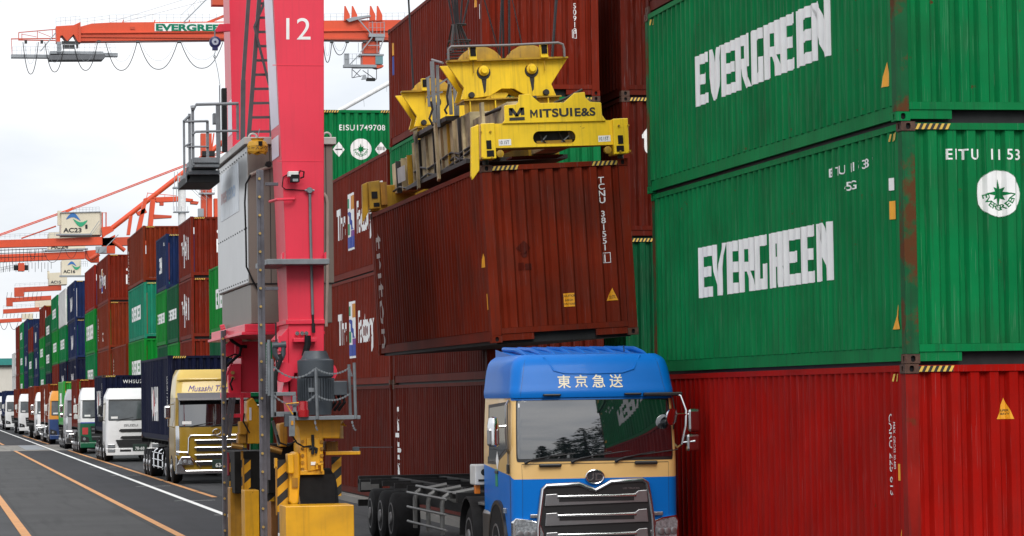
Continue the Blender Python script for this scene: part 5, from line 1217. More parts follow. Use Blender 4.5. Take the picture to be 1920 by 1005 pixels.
mb = MB(); mb.tube([(1.24, .08, 2.73), (1.31, .02, 2.70), (1.38, -.02, 2.48), (1.37, -.02, 2.25), (1.31, .0, 1.98), (1.27, .1, 1.93), (1.24, .2, 1.98)], .02, 8); mb.build('mirror_arm', CHROME, BT, smooth=True)
d_ = Vector((.62, -.75, -.12)).normalized(); c = Vector((1.13, -.12, 2.39)); mb = MB(); mb.lathe(c, d_, [(-.07, .02), (-.05, .08), (-.01, .125), (.015, .128), (.02, .115)], 20); mb.build('round_mirror', CHROME, BT, smooth=True)
mb = MB(); mb.tube([c, (1.22, -.05, 2.42), (1.38, -.02, 2.42), (1.46, .0, 2.42)], .018, 8); mb.build('mirror_bracket', CHROME, BT, smooth=True)
for z0, z1, x0, x1 in ((2.16, 2.50, 1.40, 1.60), (1.87, 2.13, 1.37, 1.59)):
    mb = MB(); mb.box((x0, -.05, z0), (x1, .05, z1)); mb.build('mirror', mat('mirror_chrome_dark', (.5, .5, .51), .12, 1, .05), BT, bevel=.04)
mb = MB(); mb.tube([(1.31, .0, 2.0), (1.5, -.06, 2.02)], .016, 8); mb.build('mirror_bracket', CHROME, BT, smooth=True)
mb = MB(); mb.tube([(1.2, .1, 2.7), (1.23, .1, 2.5), (1.22, .15, 2.2)], .012, 6); mb.build('mirror_stay', BLK, BT)
# behind the cab: the tractor stands slightly turned against its trailer
for o in list(BT.children): o.rotation_euler.z = -radians(2.0)
chassis(BT, 4.9, 16.2, 1.16, tank=False, guards=False, axles=3, rim=mat('dark_rim', (.16, .16, .165), .5, .5, .2, 6, 0, 0, 0, 40, 0, .3, .4))  # rim tone set darker than on the other trucks
for zz_ in (.50, .76, 1.02):
    mb = MB(); mb.tube([(-1.22, 5.9, zz_), (-1.22, 9.8, zz_), (-1.2, 10.0, zz_)], .022, 8); mb.build('side_guard_rail', GREYB, BT, smooth=True)
for y in (6.5, 7.9, 9.3):
    mb = MB(); mb.tube([(-1.18, y, .4), (-1.18, y, .92), (-1.15, y, 1.03), (-1.07, y, 1.08), (-.6, y, 1.16)], .04, 8); mb.build('side_guard_post', GREYB, BT, smooth=True)
    mb = MB(); mb.prism([(-1.1, 1.06), (-.55, 1.1), (-.55, .84), (-.7, .84)], lambda p: (p[0], y+.1, p[1]+.04), lambda p: (p[0], y+.14, p[1]+.04)); mb.build('outrigger', GREYB, BT)
mb = MB(); mb.tube([(-1.05, 5.6, 1.11), (-1.05, 9.9, 1.13)], .025, 8); mb.build('long_rod', GREYB, BT, smooth=True)
mb = MB(); mb.box((-1.18, 2.1, .45), (-.62, 2.9, .98)); mb.build('fuel_tank', SILV, BT, bevel=.07)
mb = MB(); mb.box((-1.15, 2.85, 1.02), (-.35, 3.7, 1.06)); st_ = mb.build('deck_plate', GREYB, BT, bevel=.006)
for k in range(6):
    mb = MB(); x = -1.12+k*.135; mb.box((x, 2.86, 1.06), (x+.07, 3.69, 1.075)); mb.build('tread_slat', SILV, st_)
mb = MB(); mb.box((-1.27, 2.95, 1.34), (-.95, 3.4, 1.66)); bx2 = mb.build('air_cleaner_box', mat('box_white', (.55, .55, .54), .45), BT, bevel=.02)
mb = MB(); mb.lathe((-1.12, 2.95, 1.54), (0, -1, 0), [(0, .055), (.012, .05), (.014, .03)], 16); mb.build('vent', DARK, bx2)
mb = MB(); mb.box((-1.22, 2.93, 1.40), (-1.02, 2.95, 1.43)); mb.build('vent_slot', DARK, bx2)
mb = MB(); mb.box((-1.25, 3.05, 1.20), (-1.17, 3.17, 1.34)); mb.build('side_marker', ORNL, BT, bevel=.01)
mb = MB(); mb.box((-.9, 2.78, .95), (.9, 2.9, 2.0)); mb.build('rear_panel', CHAS, BT)
mb = MB(); mb.prism([(1.3+.66*cos(a), .5+.66*sin(a)) for a in [pi*i/14 for i in range(15)]]+[(1.3+.60*cos(a), .5+.60*sin(a)) for a in [pi*(14-i)/14 for i in range(15)]], lambda p: (-1.262, p[0], p[1]), lambda p: (-.9, p[0], p[1])); mb.build('wheel_arch', BLK, BT, smooth=True)
mb = MB(); mb.prism([(1.35+.61*cos(a), .5+.61*sin(a)) for a in [pi*i/14 for i in range(15)]], lambda p: (-1.256, p[0], p[1]), lambda p: (-1.24, p[0], p[1])); mb.build('wheel_well_shade', RUBSHADE, BT)  # black half disc on the closed cab side, painting the wheel opening's shade
mb = MB(); mb.box((-1.2, 15.9, .84), (-.75, 16.25, 1.10)); mb.build('tail_lamp_box', CHAS, BT, bevel=.01)
mb = MB(); mb.box((-1.18, 15.87, .88), (-.82, 15.9, 1.04)); mb.build('tail_lamp_back', GREYB, BT)

# ---- the queue
def plain_truck(label, d, cx, col, upper=None, defl=None, boxm=None, boxlab='', boxL=L40, boxside=(), boxend=(), lod=0, style='plain', box_gap=2.75, boxH=STD, zt=1.36, plate=None, roof=3.46):
    xl = (8.237-.0043*d)*.98; X = xl+1.25; Y = (d-X*sin(YAW))/cos(YAW)
    t = thing('semi_truck', label, 'truck', (X, Y, 0), (0, 0, .0043), 'trucks queuing along the container row')
    body = gloss(*col); upm = gloss(*upper) if upper else body; dm = gloss(*defl) if defl else upm
    c = Cab([(.30, 1.20, .05, .14), (.75, 1.245, .02, .2), (1.5, 1.245, .0, .22), (1.9, 1.24, .02, .2), (2.78, 1.19, .16, .16), (2.84, 1.19, .17, .16)], 2.2)
    z1 = 1.62 if upper else 1.2
    c.shell('cab_body', body, t, .42, z1, 4); c.shell('cab_upper', upm, t, z1, 2.84, 5, top=True)
    c.panel('windscreen_seal', BLK, t, -1.26, 1.26, 1.86, 2.80, .006, .1)
    c.panel('windscreen', GLASS2 if style != 'gold' else GLASS, t, -1.22, 1.22, 1.90, 2.74, .012, .09)
    fr_ = Cab([(2.82, 1.2, .10, .2), (2.95, 1.19, .18, .22), (roof-.21, 1.12, .38, .24), (roof, 1.02, .62, .22)], 2.15)
    fs_ = fr_.shell('roof_deflector', dm, t, 2.82, roof, 5, top=True)
    for sg in (-1, 1):
        c.poly('side_window', GLASSS, t, [(sg*2.1, 2.1), (sg*2.5, 1.86), (sg*2.8, 1.86), (sg*2.8, 2.66), (sg*2.12, 2.7)], .006)
        if lod < 2: c.panel('door_joint', BLK, t, sg*2.03-.008, sg*2.03+.008, .9, 2.7, .003)
    mm_ = CHROME if style in ('gold', 'chrome') else BLK if style == 'isuzu' else (CHROME if lod == 0 else WHITEC)
    mirror(t, -1.47, .15, 2.35, .2, .42, mm_); mirror(t, 1.47, .15, 2.35, .2, .42, mm_)
    if style in ('chrome', 'isuzu', 'green'): mirror(t, -1.45, .1, 1.95, .2, .25, mm_)
    mb = MB(); mb.tube([(-1.24, .3, 2.62), (-1.45, .15, 2.58), (-1.45, .15, 1.9), (-1.24, .3, 1.85)], .018, 6); mb.build('mirror_arm', mm_, t, smooth=True)
    for x in (-.75, -.05, .5):
        mb = MB(); mb.tube([(x, -.01, 1.86), (x+.1, -.03, 1.90), (x+.75, .02, 2.0)], .013, 6); mb.build('wiper', BLK, t)
    mb = MB(); mb.box((-1.0, .03, 1.95), (-.7, .045, 2.05)); mb.build('dashboard_card', WHITE, t)
    if style == 'isuzu':
        for z, h, w in ((1.42, .14, .78), (1.10, .14, .72)):
            mb = MB(); mb.prism([(-w+.12, z-h*.1), (-w+.25, z-h*.55), (w, z-h*.55), (w, z+h*.45), (-w+.2, z+h*.45)], lambda p: (p[0], -.03, p[1]), lambda p: (p[0], .03, p[1])); mb.build('grille_slot', BLK, t)
        mb = MB(); mb.prism([(-.80, 1.0), (.80, 1.0), (.68, .66), (-.66, .66)], lambda p: (p[0], -.045, p[1]), lambda p: (p[0], .03, p[1])); mb.build('lower_grille', BLK, t)
        mb = MB(); mb.prism([(-1.22, .30), (1.22, .30), (1.24, .62), (-1.24, .62)], lambda p: (p[0], -.06, p[1]), lambda p: (p[0], .25, p[1])); mb.build('bumper', body, t, bevel=.02)
        mb = MB(); mb.box((-.62, -.068, .46), (-.12, -.055, .56)); mb.build('fog_slot', BLK, t, bevel=.02)
        for sg in (-1, 1):
            for z in (.72, .52):
                mb = MB(); mb.box((sg*1.0-.17, -.075, z-.09), (sg*1.0+.17, .1, z+.09)); h_ = mb.build('headlamp', SILV, t, bevel=.02)
                q = MB(); q.box((sg*1.0-.13, -.082, z-.06), (sg*1.0+.13, -.07, z+.06)); q.build('lamp_glass', LAMP, h_)
        mb = MB()
        for q in text2d('ISUZU', .10, .016, 1.6, align='LEFT'): mb.poly([(p[0]-.42, -.012, p[1]+1.60) for p in q])
        mb.build('lettering', SILV, t, fix=False)
    elif style in ('gold', 'chrome'):
        for z in (1.42, 1.18, .94, .72):
            mb = MB(); mb.box((-.62, -.09, z-.03), (1.0, -.02, z+.03)); mb.build('grille_bar', CHROME, t, bevel=.02)
            mb = MB(); mb.box((-.55, -.06, z-.12), (1.1, -.01, z-.03)); mb.build('grille_slot', BLK, t)
        mb = MB(); mb.tube([(-.82, -.05, 1.0), (-.80, -.05, 1.50), (-.74, -.05, 1.58), (.05, -.05, 1.58), (.2, -.05, 1.52), (.45, -.05, 1.52), (.6, -.05, 1.58), (1.0, -.05, 1.58)], .028, 8); mb.build('grille_frame', CHROME, t, smooth=True)
        mb = MB(); mb.tube([(-1.2, -.06, 1.06), (-.85, -.07, 1.03)], .03, 8); mb.tube([(-.88, -.06, 1.0), (-.4, -.06, .55)], .03, 8); mb.build('chrome_bar', CHROME, t, smooth=True)
        mb = MB(); mb.prism([(-1.23, .32), (1.23, .32), (1.23, .46), (-.9, .46), (-1.23, .95)], lambda p: (p[0], -.08, p[1]), lambda p: (p[0], .3, p[1])); mb.build('bumper', CHROME, t, bevel=.03)
        for sg in (-1, 1):
            mb = MB(); mb.prism([(.62, .62), (.75, .9), (1.05, .9), (1.2, .62)], lambda p: (sg*p[0], -.10, p[1]), lambda p: (sg*p[0], .1, p[1])); h_ = mb.build('headlamp', CHROME, t, bevel=.02)
            for k in range(3):
                q = MB(); q.lathe((sg*(.78+.15*k), -.10, .72+.03*(k % 2)), (0, -1, 0), [(0, .06), (.015, .062), (.017, .03)], 12); q.build('lamp_glass', ORNL if (k == 0 and style == 'chrome') else LAMP, h_, smooth=True)
        for sg in (-1, 1): c.panel('chrome_pillar', CHROME, t, sg*1.2 if sg > 0 else -1.62, 1.62 if sg > 0 else -1.2, .95, 1.9, .01)
        mb = MB(); mb.tube([(.12+.13*cos(a), -.05, 1.69+.09*sin(a)) for a in [2*pi*i/24 for i in range(25)]], .016, 6, False); bd_ = mb.build('badge', CHROME, t, smooth=True)
        if style == 'gold':
            mb = MB()
            for q in text2d('UD', .08, .014, 1.3, align='CENTER'): mb.poly([(.12+p[0], -.05, 1.65+p[1]) for p in q])
            mb.build('badge_letters', CHROME, bd_, fix=False)
            mb = MB(); mb.prism([(-.30, 2.72), (-.26, 2.80), (0, 2.98), (.1, 2.96)], lambda p: (-1.16, p[0], p[1]), lambda p: (1.16, p[0], p[1])); mb.build('sun_visor', mat('visor_smoke', (.06, .055, .06), .25, coat=.3), t, bevel=.02)
            mb = MB()
            for q in text2d('Musashi Transport', .19, .0, .92, shear=.4): 
                mb.poly([(p[0]-.78, fr_.pos((p[0]-.78)/.98 if abs(p[0]-.78) < .98 else 1, 3.03+p[1], .02).y, 3.03+p[1]) for p in q])
            mb.build('lettering', mat('lettering_purple', (.05, .03, .25), .5), fs_, fix=False)
            mb = MB(); mb.tube([(-1.12, .38, 3.40), (-.9, .30, 3.42), (.9, .30, 3.42), (1.12, .38, 3.40)], .04, 8); mb.build('deflector_lip', dm, fs_, smooth=True)
            for k in range(3):
                mb = MB(); mb.box((-1.24, .9+.18*k, .62-.02*k), (-1.2, .96+.18*k, .95)); mb.build('side_lamp', LAMP, t)
    else:
        mb = MB(); mb.prism([(-.7, 1.45), (.7, 1.45), (.62, .72), (-.62, .72)], lambda p: (p[0], -.03, p[1]), lambda p: (p[0], .02, p[1])); mb.build('grille', BLK, t)
        for z in (1.3, 1.1, .9):
            mb = MB(); mb.box((-.64, -.05, z-.03), (.64, -.025, z+.03)); mb.build('grille_bar', SILV, t)
        mb = MB(); mb.box((-1.23, -.06, .32), (1.23, .25, .60)); mb.build('bumper', body, t, bevel=.03)
        for sg in (-1, 1):
            mb = MB(); mb.prism([(.75, .62), (.80, .86), (1.2, .98), (1.22, .66)], lambda p: (sg*p[0], -.045, p[1]), lambda p: (sg*p[0], .1, p[1])); h_ = mb.build('headlamp', BLK if lod else SILV, t)
            q = MB(); q.lathe((sg*1.02, -.05, .78), (0, -1, 0), [(0, .08), (.02, .07), (.022, .03)], 12); q.build('lamp_glass', LAMP, h_, smooth=True)
        if style == 'green':
            c.panel('blue_stripe', BLUEP, t, -1.6, 1.6, 1.60, 1.66, .012); c.panel('red_flash', REDP, t, -1.25, -.8, 1.02, 1.38, .012)
    if plate:
        mb = MB(); mb.box((-.05, -.105, .50), (.58, -.09, .80)); pl_ = mb.build('number_plate', mat('plate_green', (.012, .03, .022), .4), t, bevel=.006)
        mb = MB()
        for q in text2d(plate, .13, .01, .98, align='CENTER'): mb.poly([(p[0]+.265, -.109, p[1]+.54) for p in q])
        for q in text2d('品川 130', .045, .004, 1, align='CENTER') if False else []: pass
        mb.build('plate_digits', WHITE, pl_, fix=False)
    far_end = 2.75+box_gap-2.75+boxL+.25
    chassis(t, box_gap+.05, far_end, zt-.01, tank=True, guards=lod < 2, rim=ALW, axles=3 if lod < 2 else 2, guard_mat=CHROME if style == 'gold' else SILV)
    mb = MB(); mb.box((-1.0, 2.25, .95), (1.0, 2.4, 1.9)); mb.build('rear_panel', CHAS, t)
    if boxm:
        container(boxlab, boxm, (X-CW/2+.0, Y+box_gap, zt), boxL, boxH, 'containers on the queuing trucks', near=(lod == 0), rot=(0, 0, .0043), side=boxside, end=boxend, hazard=(lod < 2))
    return t
yang = lambda s: [('lettering', on_side(text2d('YANG', 1.0, .05, .75, shear=.0), 6.6, .85), WHITE)]
whl = lambda L_: [('lettering', on_side(text2d('WAN', 1.05, .06, .75), L_/2+1.3, .75), WHITE), ('lettering_fill', on_side(text2d('H', .8, .06, .75), L_/2+.3, .9), REDP), ('lettering', on_side(rot2d(text2d('WHSU 688', .13, .015, 1.1), -pi/2), .6, 2.2), WHITE)]
GOLD = ('cab_gold', (.29, .175, .010)); WH = ('cab_white', (.74, .74, .74)); WHD = ('cab_deflector_pale_gold', (.60, .42, .085))
plain_truck('gold truck with chrome grille and purple script above its smoked visor', 94.0, 0, GOLD, None, WHD, NAVY2, 'dark navy container carried by the gold truck', L40, whl(L40), [('lettering', shift(text2d('WHSU688', .17, .012, 1.0, space=1.2), .98, 2.46 if False else 2.2+.0), WHITE)], 0, 'gold', 2.9, HC, 1.36, '63-43', 3.74)
plain_truck('white truck with black grille slots and a 78-68 number plate', 129.4, 0, WH, None, None, NAVY2, 'navy container carried by the white truck with black grille slots', L20, whl(L20), [('lettering', shift(text2d('WHSU20469', .16, .012, 1.0, space=1.2), .95, 2.2), WHITE)], 0, 'isuzu', 2.9, STD, 1.36, '78-68', 3.32)
plain_truck('white over dark green truck with a blue waist stripe', 150.5, 0, ('cab_green', (.006, .10, .045)), WH, None, BROWN, 'brown container carried by the white over green truck', L20, [('lettering', on_side(text2d('tex', .8, .05), 3.6, 1.0), WHITE)], (), 1, 'green', 3.2)
plain_truck('chrome laden truck with large mirrors in front of the bright green box', 166.0, 0, ('cab_silver', (.30, .30, .32)), None, None, mat('paint_vivid_green', (.004, .24, .012), .5), 'vivid green container carried by the chrome laden truck', L20, [('lettering', on_side(rect2d(0, 0, 2.2, 1.0), 4.6, .9), WHITE), ('print', on_side(disc2d(1.7, .7, .14)+disc2d(1.7, .3, .14), 4.6, .9), GREEN3)], (), 1, 'chrome', 3.0)
plain_truck('orange truck among the darker ones in the queue', 186.5, 0, ('cab_dark_blue', (.02, .05, .16)), ('cab_orange', (.62, .24, .01)), None, BROWN2, 'rust brown container carried by the orange truck', L40, [('lettering', on_side(rot2d(text2d('triton', .9, .04), -pi/2), 6.0, 2.3), WHITE)], (), 1, 'green' if False else 'plain', 3.0)
plain_truck('white truck with chrome fittings behind the orange one', 209.7, 0, WH, None, None, BROWN2, 'plain brown container on the truck behind the orange one', L40, (), (), 2, 'chrome', 2.8)
plain_truck('white truck with tall roof carrying a brown box', 245.3, 0, WH, None, None, BROWN2, 'brown container on the tall white truck far back in the queue', L40, (), (), 2, 'plain', 2.8)
plain_truck('white truck with tall roof carrying a navy box far back', 284.7, 0, WH, None, None, NAVY, 'navy container on the second last truck of the queue', L40, (), (), 2, 'plain', 2.8)
plain_truck('last white truck at the far end of the queue', 323.0, 0, WH, None, None, NAVY, 'navy container on the very last truck of the queue', L40, (), (), 2, 'plain', 2.8)
# ------------------------------------------------------------------ quay cranes beyond the yard
QO = mat('crane_orange', (.62, .062, .012), .5, 0, .08, .3, .03, .3); QOD = mat('crane_orange_aged', (.50, .055, .014), .55, 0, .12, .2, .08, .4); QG = mat('crane_grey', (.26, .28, .30), .5, .2, .1, .5)
HOUSE = mat('house_cream', (.62, .56, .43), .5, 0, .05, .2, 0, .25); CABLE = mat('festoon_cable', (.015, .015, .017), .6); LOGOB = mat('logo_blue', (.02, .13, .38)); LOGOG = mat('logo_green', (.01, .30, .14)); WTUBE = mat('mast_white', (.66, .66, .66), .45)
TEAL = mat('roof_teal', (.01, .19, .17), .5); WALLC = mat('warehouse_wall', (.55, .52, .46), .7, 0, .06, .4, 0, .3)
class Crane:
    def __init__(s, name, label, px, Y):
        c = P(px, 700, Y); s.Y = Y; s.o = Vector((c.x, Y, 0)); s.t = thing(name, label, 'quay crane', tuple(s.o), group=None); s.m = abs(P(1, 400, Y).x-P(0, 400, Y).x)
    def out(s, mb, name, m, parent=None, **k):
        off = s.o; mb.v = [(v[0]-off.x, v[1]-off.y, v[2]-off.z) for v in mb.v]; return mb.build(name, m, parent or s.t, **k)
    def poly(s, name, m, pts, dep=2.0, dy=0, parent=None):
        mb = MB(); ppoly(mb, pts, s.Y+dy, dep); return s.out(mb, name, m, parent)
    def box(s, name, m, x0, y0, x1, y1, dep=2.0, dy=0, parent=None):
        mb = MB(); pbox(mb, x0, y0, x1, y1, s.Y+dy, dep); return s.out(mb, name, m, parent)
    def bar(s, name, m, a, b, w, dy=0, parent=None):
        mb = MB(); mb.bar(P(*a, s.Y+dy), P(*b, s.Y+dy), w*s.m, w*s.m, (0, 1, 0)); return s.out(mb, name, m, parent)
    def tube(s, name, m, pts, w, dy=0, parent=None, n=8):
        mb = MB(); mb.tube([P(*p, s.Y+dy) for p in pts], w*s.m, n); return s.out(mb, name, m, parent, smooth=True)
    def text(s, txt, px, py, hpx, m, sx=1, bold=.02, dy=-.05, parent=None, align='LEFT'):
        c = P(px, py, s.Y+dy); mb = MB()
        for t in text2d(txt, hpx*s.m, bold, sx, align=align): mb.poly([(c.x+p[0], s.Y+dy, c.z+p[1]) for p in t])
        return s.out(mb, 'lettering', m, parent, fix=False)
    def rail(s, x0, y0, x1, y1, h, n, dy=0, w=.5, m=None):
        mb = MB()
        for k in range(n+1):
            t = k/n; x, y = x0+(x1-x0)*t, y0+(y1-y0)*t; mb.bar(P(x, y, s.Y+dy), P(x, y-h, s.Y+dy), w*s.m, w*s.m, (0, 1, 0))
        for q in (1, .55): mb.bar(P(x0, y0-h*q, s.Y+dy), P(x1, y1-h*q, s.Y+dy), w*.8*s.m, w*.8*s.m)
        o = s.out(mb, 'railing', m or QG); return o
    def loop(s, x0, y0, x1, y1, sag, w=1.1, dy=0, m=None):
        pts = []
        for k in range(15):
            t = k/14; pts.append((x0+(x1-x0)*t, y0+(y1-y0)*t+sag*(1-abs(2*t-1)**2.3)))
        return s.tube('festoon_cable', m or CABLE, pts, w, dy, n=6)
    def wave(s, cx, cy, w, dy=-.06, parent=None):
        """two tone wave emblem"""
        def blade(f, lo, hi, n=12):
            T = []
            for k in range(n):
                a, b = lo+(hi-lo)*k/n, lo+(hi-lo)*(k+1)/n
                (u0, v0, h0), (u1, v1, h1) = f(a), f(b); T += quad2d((u0, v0-h0), (u1, v1-h1), (u1, v1+h1), (u0, v0+h0))
            return T
        f1 = lambda t: (-1+1.35*t, .12+.38*sin(3.6*t-.2)-.12*t, .20*sin(pi*min(1, t*1.02))**.8+.01); f2 = lambda t: (1-1.35*t, -.12-.38*sin(3.6*t-.2)+.12*t, .20*sin(pi*min(1, t*1.02))**.8+.01)
        for f, m_, e in ((f1, LOGOB, 0), (f2, LOGOG, -.05)):
            mb = MB(); c = P(cx, cy, s.Y+dy+e)
            for t in blade(f, 0, 1): mb.poly([(c.x+p[0]*w*s.m/2, s.Y+dy+e, c.z+p[1]*w*s.m/2) for p in t])
            s.out(mb, 'emblem', m_, parent, fix=False)

# the long boom across the top
E = Crane('quay_crane', 'orange quay crane boom with green lettered white board, stretching across the top', 300, 345)
bo = E.poly('boom', QO, [(150, 50), (172, 44), (210, 42), (780, 37), (780, 70), (300, 75.5), (150, 77)], 2.2)
E.poly('boom_ledge', QO, [(150, 61), (780, 56), (780, 57.5), (150, 62.5)], .25, -.25); E.box('boom_underside', QOD, 150, 69, 780, 72.5, 2.3, -.15)
sb = E.poly('sign_board', WHITE, [(290, 43.5), (440, 42), (440, 57), (290, 58.5)], .08, -.1)
E.text('EVERGREEN', 292.5, 56.8, 12.2, GREENT, 1.55, .045, -.14, sb)
E.poly('boom_nose', QO, [(105, 49), (138, 47), (151, 41), (152, 78), (146, 78), (138, 64), (126, 77), (117, 66), (113, 67), (113, 78), (106, 78)], 2.6, -.3)
E.poly('nose_plate', QOD, [(147, 44), (151, 41), (152, 78), (147, 79)], .2, -.5)
for a, b, w in (((35, 61), (104, 55), 1.6), ((21, 73), (104, 72), 2), ((35, 75), (104, 76), 2), ((35, 61), (35, 76), 1.6), ((41, 63), (41, 76), 1.4), ((70, 59), (70, 73), 1.4), ((41, 64), (68, 69), 1), ((72, 60), (95, 69), 1), ((98, 56), (98, 74), 1.2), ((21, 72), (23, 106), 1.2)): E.bar('tip_truss_bar', QOD, a, b, w)
E.box('walkway', QG, 21, 102, 92, 108, 1.2, -.4); E.poly('maintenance_platform', mat('platform_dark', (.10, .105, .115), .5, .2), [(92, 103), (196, 101), (198, 105), (192, 111.5), (92, 112)], 2.4, -.6); E.box('platform_edge', QG, 94, 96, 194, 101, 2.4, -.5); E.box('walkway', QG, 194, 99, 221, 105.5, 1.2, -.4)
E.rail(23, 102, 92, 101, 14, 8, -.6); E.rail(92, 96, 216, 97, 14, 13, -.8); E.rail(105, 48, 150, 44, 14, 5); E.rail(150, 49, 205, 42, 13, 4); E.rail(205, 42, 500, 39.5, 14, 22); E.rail(608, 39, 770, 37, 13, 14)
for x in (48, 78): E.box('festoon_trolley', CABLE, x-2, 75, x+3, 81, .5, -.5)
for x in (185, 258, 336, 622, 651, 684): E.box('festoon_trolley', CABLE, x-2.5, 75.5, x+3.5, 80, .5, -.5)
E.bar('strut', QG, (76, 96), (104, 62), 2, -.6); E.box('bracket', QG, 107, 78, 115, 98, .8, -.7); E.box('machinery', CABLE, 116, 77, 148, 82, .8, -.3); E.box('machinery', CABLE, 118, 84, 140, 90, .8, -.3); E.box('machinery', CABLE, 143, 80, 147, 90, .5, -.4)
for x0, x1, s_ in ((43, 72, 60), (84, 121, 56), (138, 183, 53), (198, 257, 53), (261, 333, 51), (339, 418, 49), (606, 622, 38), (623, 651, 24)):
    y0 = 79; E.loop(x0, y0, x1, y0, s_, .85, -.7); E.loop(x0+3, y0, x1-3, y0, s_*.68, .3, -.6, QG)
E.bar('festoon_rail', QG, (180, 78), (700, 77), .4, -.5)
for a, b in (((206, 42), (400, -18)), ((232, 41), (420, -8))): E.tube('stay_rope', QG, [a, b], .35, .5)
E.bar('stair', QG, (345, 41), (392, -6), 2.2, -.4); E.bar('stair_rail', QG, (340, 28), (385, -15), .8, -.4)
for t in (.2, .45, .7): E.bar('stair_post', QG, (345+47*t, 41-47*t), (343+43*t, 28-43*t), .6, -.4)
E.bar('brace', QO, (388, 43), (430, 26), 5, .4); E.box('sheave_frame', QOD, 398, -8, 440, 9, 2, 0)
for x in (231, 290, 355): E.bar('lifting_lug', QO, (x-1, 42), (x+1, 37), 2, .2)
E.box('access_hatch', QOD, 244, 50, 253, 55, .1, -.1)
# trolley with driver's cabin
for x in (647, 661, 695, 708): E.poly('rope_guide', QO, [(x-1, 11), (x+1, 11), (x+9, 28), (x+9, 38), (x-2, 39)], .3, -.2)
E.poly('trolley_platform', QG, [(649, 36), (662, 32), (695, 28), (695, 31), (672, 36), (655, 41)], 1.2, -.6)
for a, b, w in (((672, 36), (698, 66), 2), ((698, 70), (676, 98), 2.2), ((720, 70), (710, 100), 2), ((676, 100), (655, 122), 2), ((698, 40), (698, 68), 1), ((720, 40), (720, 68), 1), ((672, 80), (672, 98), 1), ((690, 85), (715, 85), 1.4), ((707, 72), (707, 100), 1.2)): E.bar('frame_bar', QG, a, b, w, -.8)
E.box('trolley_floor', QG, 692, 63, 722, 69, 1.6, -.9); E.rail(692, 64, 721, 64, 22, 4, -.9, .7); E.box('hoist_bracket', QG, 704, 68, 720, 76, 1, -.8)
E.box('machinery_room', QOD, 682, 78, 712, 100, 1.8, -.3)
cb_ = E.box('driver_cabin', QO, 680, 104, 706, 122, 2.0, -1.0); E.box('cabin_window', mat('cabin_glass', (.10, .22, .24), .08, spec=.8), 704, 103, 718, 120, 1.8, -1.1, cb_); E.box('cabin_roof', QG, 676, 101, 720, 104, 2.2, -1.2, cb_); E.poly('cabin_base', QOD, [(690, 122), (719, 122), (719, 125), (708, 128)], 1.6, -1)
E.box('cabin_walkway', QG, 645, 121, 706, 126, 1, -1.2); E.rail(645, 121, 676, 121, 20, 4, -1.2, .7); E.box('mesh_panel', QG, 646, 100, 655, 121, .1, -1.1)
for a, b in (((660, 128), (660, 146)), ((706, 128), (706, 148)), ((660, 146), (680, 142)), ((660, 130), (676, 144)), ((676, 130), (662, 146)), ((688, 146), (706, 149)), ((690, 130), (690, 146)), ((660, 128), (706, 128)), ((680, 132), (700, 146))): E.bar('frame_bar', DARK, a, b, 1.2, -1)
E.box('lamp_tray', DARK, 688, 146, 704, 151, .8, -1); E.poly('flood_lamp', QG, [(682, 140), (686, 140), (688, 148), (678, 149)], .5, -1.2)
# the crane with the AC23 machine house
A = Crane('quay_crane', 'orange quay crane with cream machine house marked AC23', 150, 790)
A.poly('girder', QO, [(-220, 455), (0, 450), (192, 444), (192, 459), (0, 464), (-220, 470)], 4); A.poly('girder', QOD, [(192, 446), (300, 442), (300, 458), (192, 461)], 4, 1)
h = A.poly('machine_house', HOUSE, [(115, 399), (187, 397), (187, 440), (115, 440)], 14); A.text('AC23', 118.5, 435.5, 8.2, CABLE, 1.25, .03, -.1, h); A.wave(144, 412, 41, -.1, h); A.poly('house_roof', QG, [(113, 398), (189, 396), (189, 397.5), (113, 399.5)], 15, -.4, h); A.box('house_door', DARK, 160, 421, 164, 429, .1, -.12, h); A.box('house_side', WALLC, 186, 397, 191, 440, 13, .6, h)
A.rail(137, 398, 186, 396, 8, 8, 0, .5); A.box('pillar', HOUSE, 108, 395, 115, 422, 2, 1); A.box('base_platform', QG, 106, 438, 172, 441, 3, -2); A.bar('stair', QG, (168, 440), (186, 414), 1.2, -2); A.bar('stair', QG, (172, 440), (190, 416), .7, -2.4)
A.rail(0, 448, 112, 443, 8, 12, -1, .5); A.poly('hinge_block', QO, [(190, 426), (206, 424), (214, 432), (200, 440), (193, 446)], 4, -1); A.tube('boom_tube', QO, [(202, 434), (345, 323), (420, 265)], 5, 0, n=14); A.tube('boom_tube', QOD, [(212, 452), (234, 470)], 4, 1, n=12)
for k in (-1, 1): A.tube('tie_rod', QO, [(-60, 462+k*1.3), (140, 390+k*1.3), (345, 311+k*1.3), (420, 284+k*1.3)], 1.0, 2)
A.tube('tie_rod', QOD, [(40, 447), (105, 424)], 1.4, 6); A.bar('tie_plate', QO, (124, 397), (138, 390), 5, 1.5); A.poly('side_post', QOD, [(191, 398), (193, 398), (193, 428), (191, 428)], 1); A.poly('side_post', QOD, [(198, 398), (200, 398), (200, 428), (198, 428)], 1); A.bar('post_cap', QOD, (191, 399), (200, 399), 1)
A.bar('strut', QG, (186, 475), (222, 440), 1.6, -3); A.poly('pier_head', QO, [(192, 446), (204, 446), (216, 440), (216, 475), (186, 475), (192, 462)], 3, 1); A.box('pier_platform', QG, 180, 462, 200, 474, 2, -2)
for i in range(12):
    x = 2+i*7; A.bar('hoist_hanger', DARK, (x, 466), (x, 488+(i*5) % 9), .9, -2)
for y in (468, 474, 482): A.bar('hoist_rail', DARK, (-20, y+2), (88, y-2), 1.3, -2)
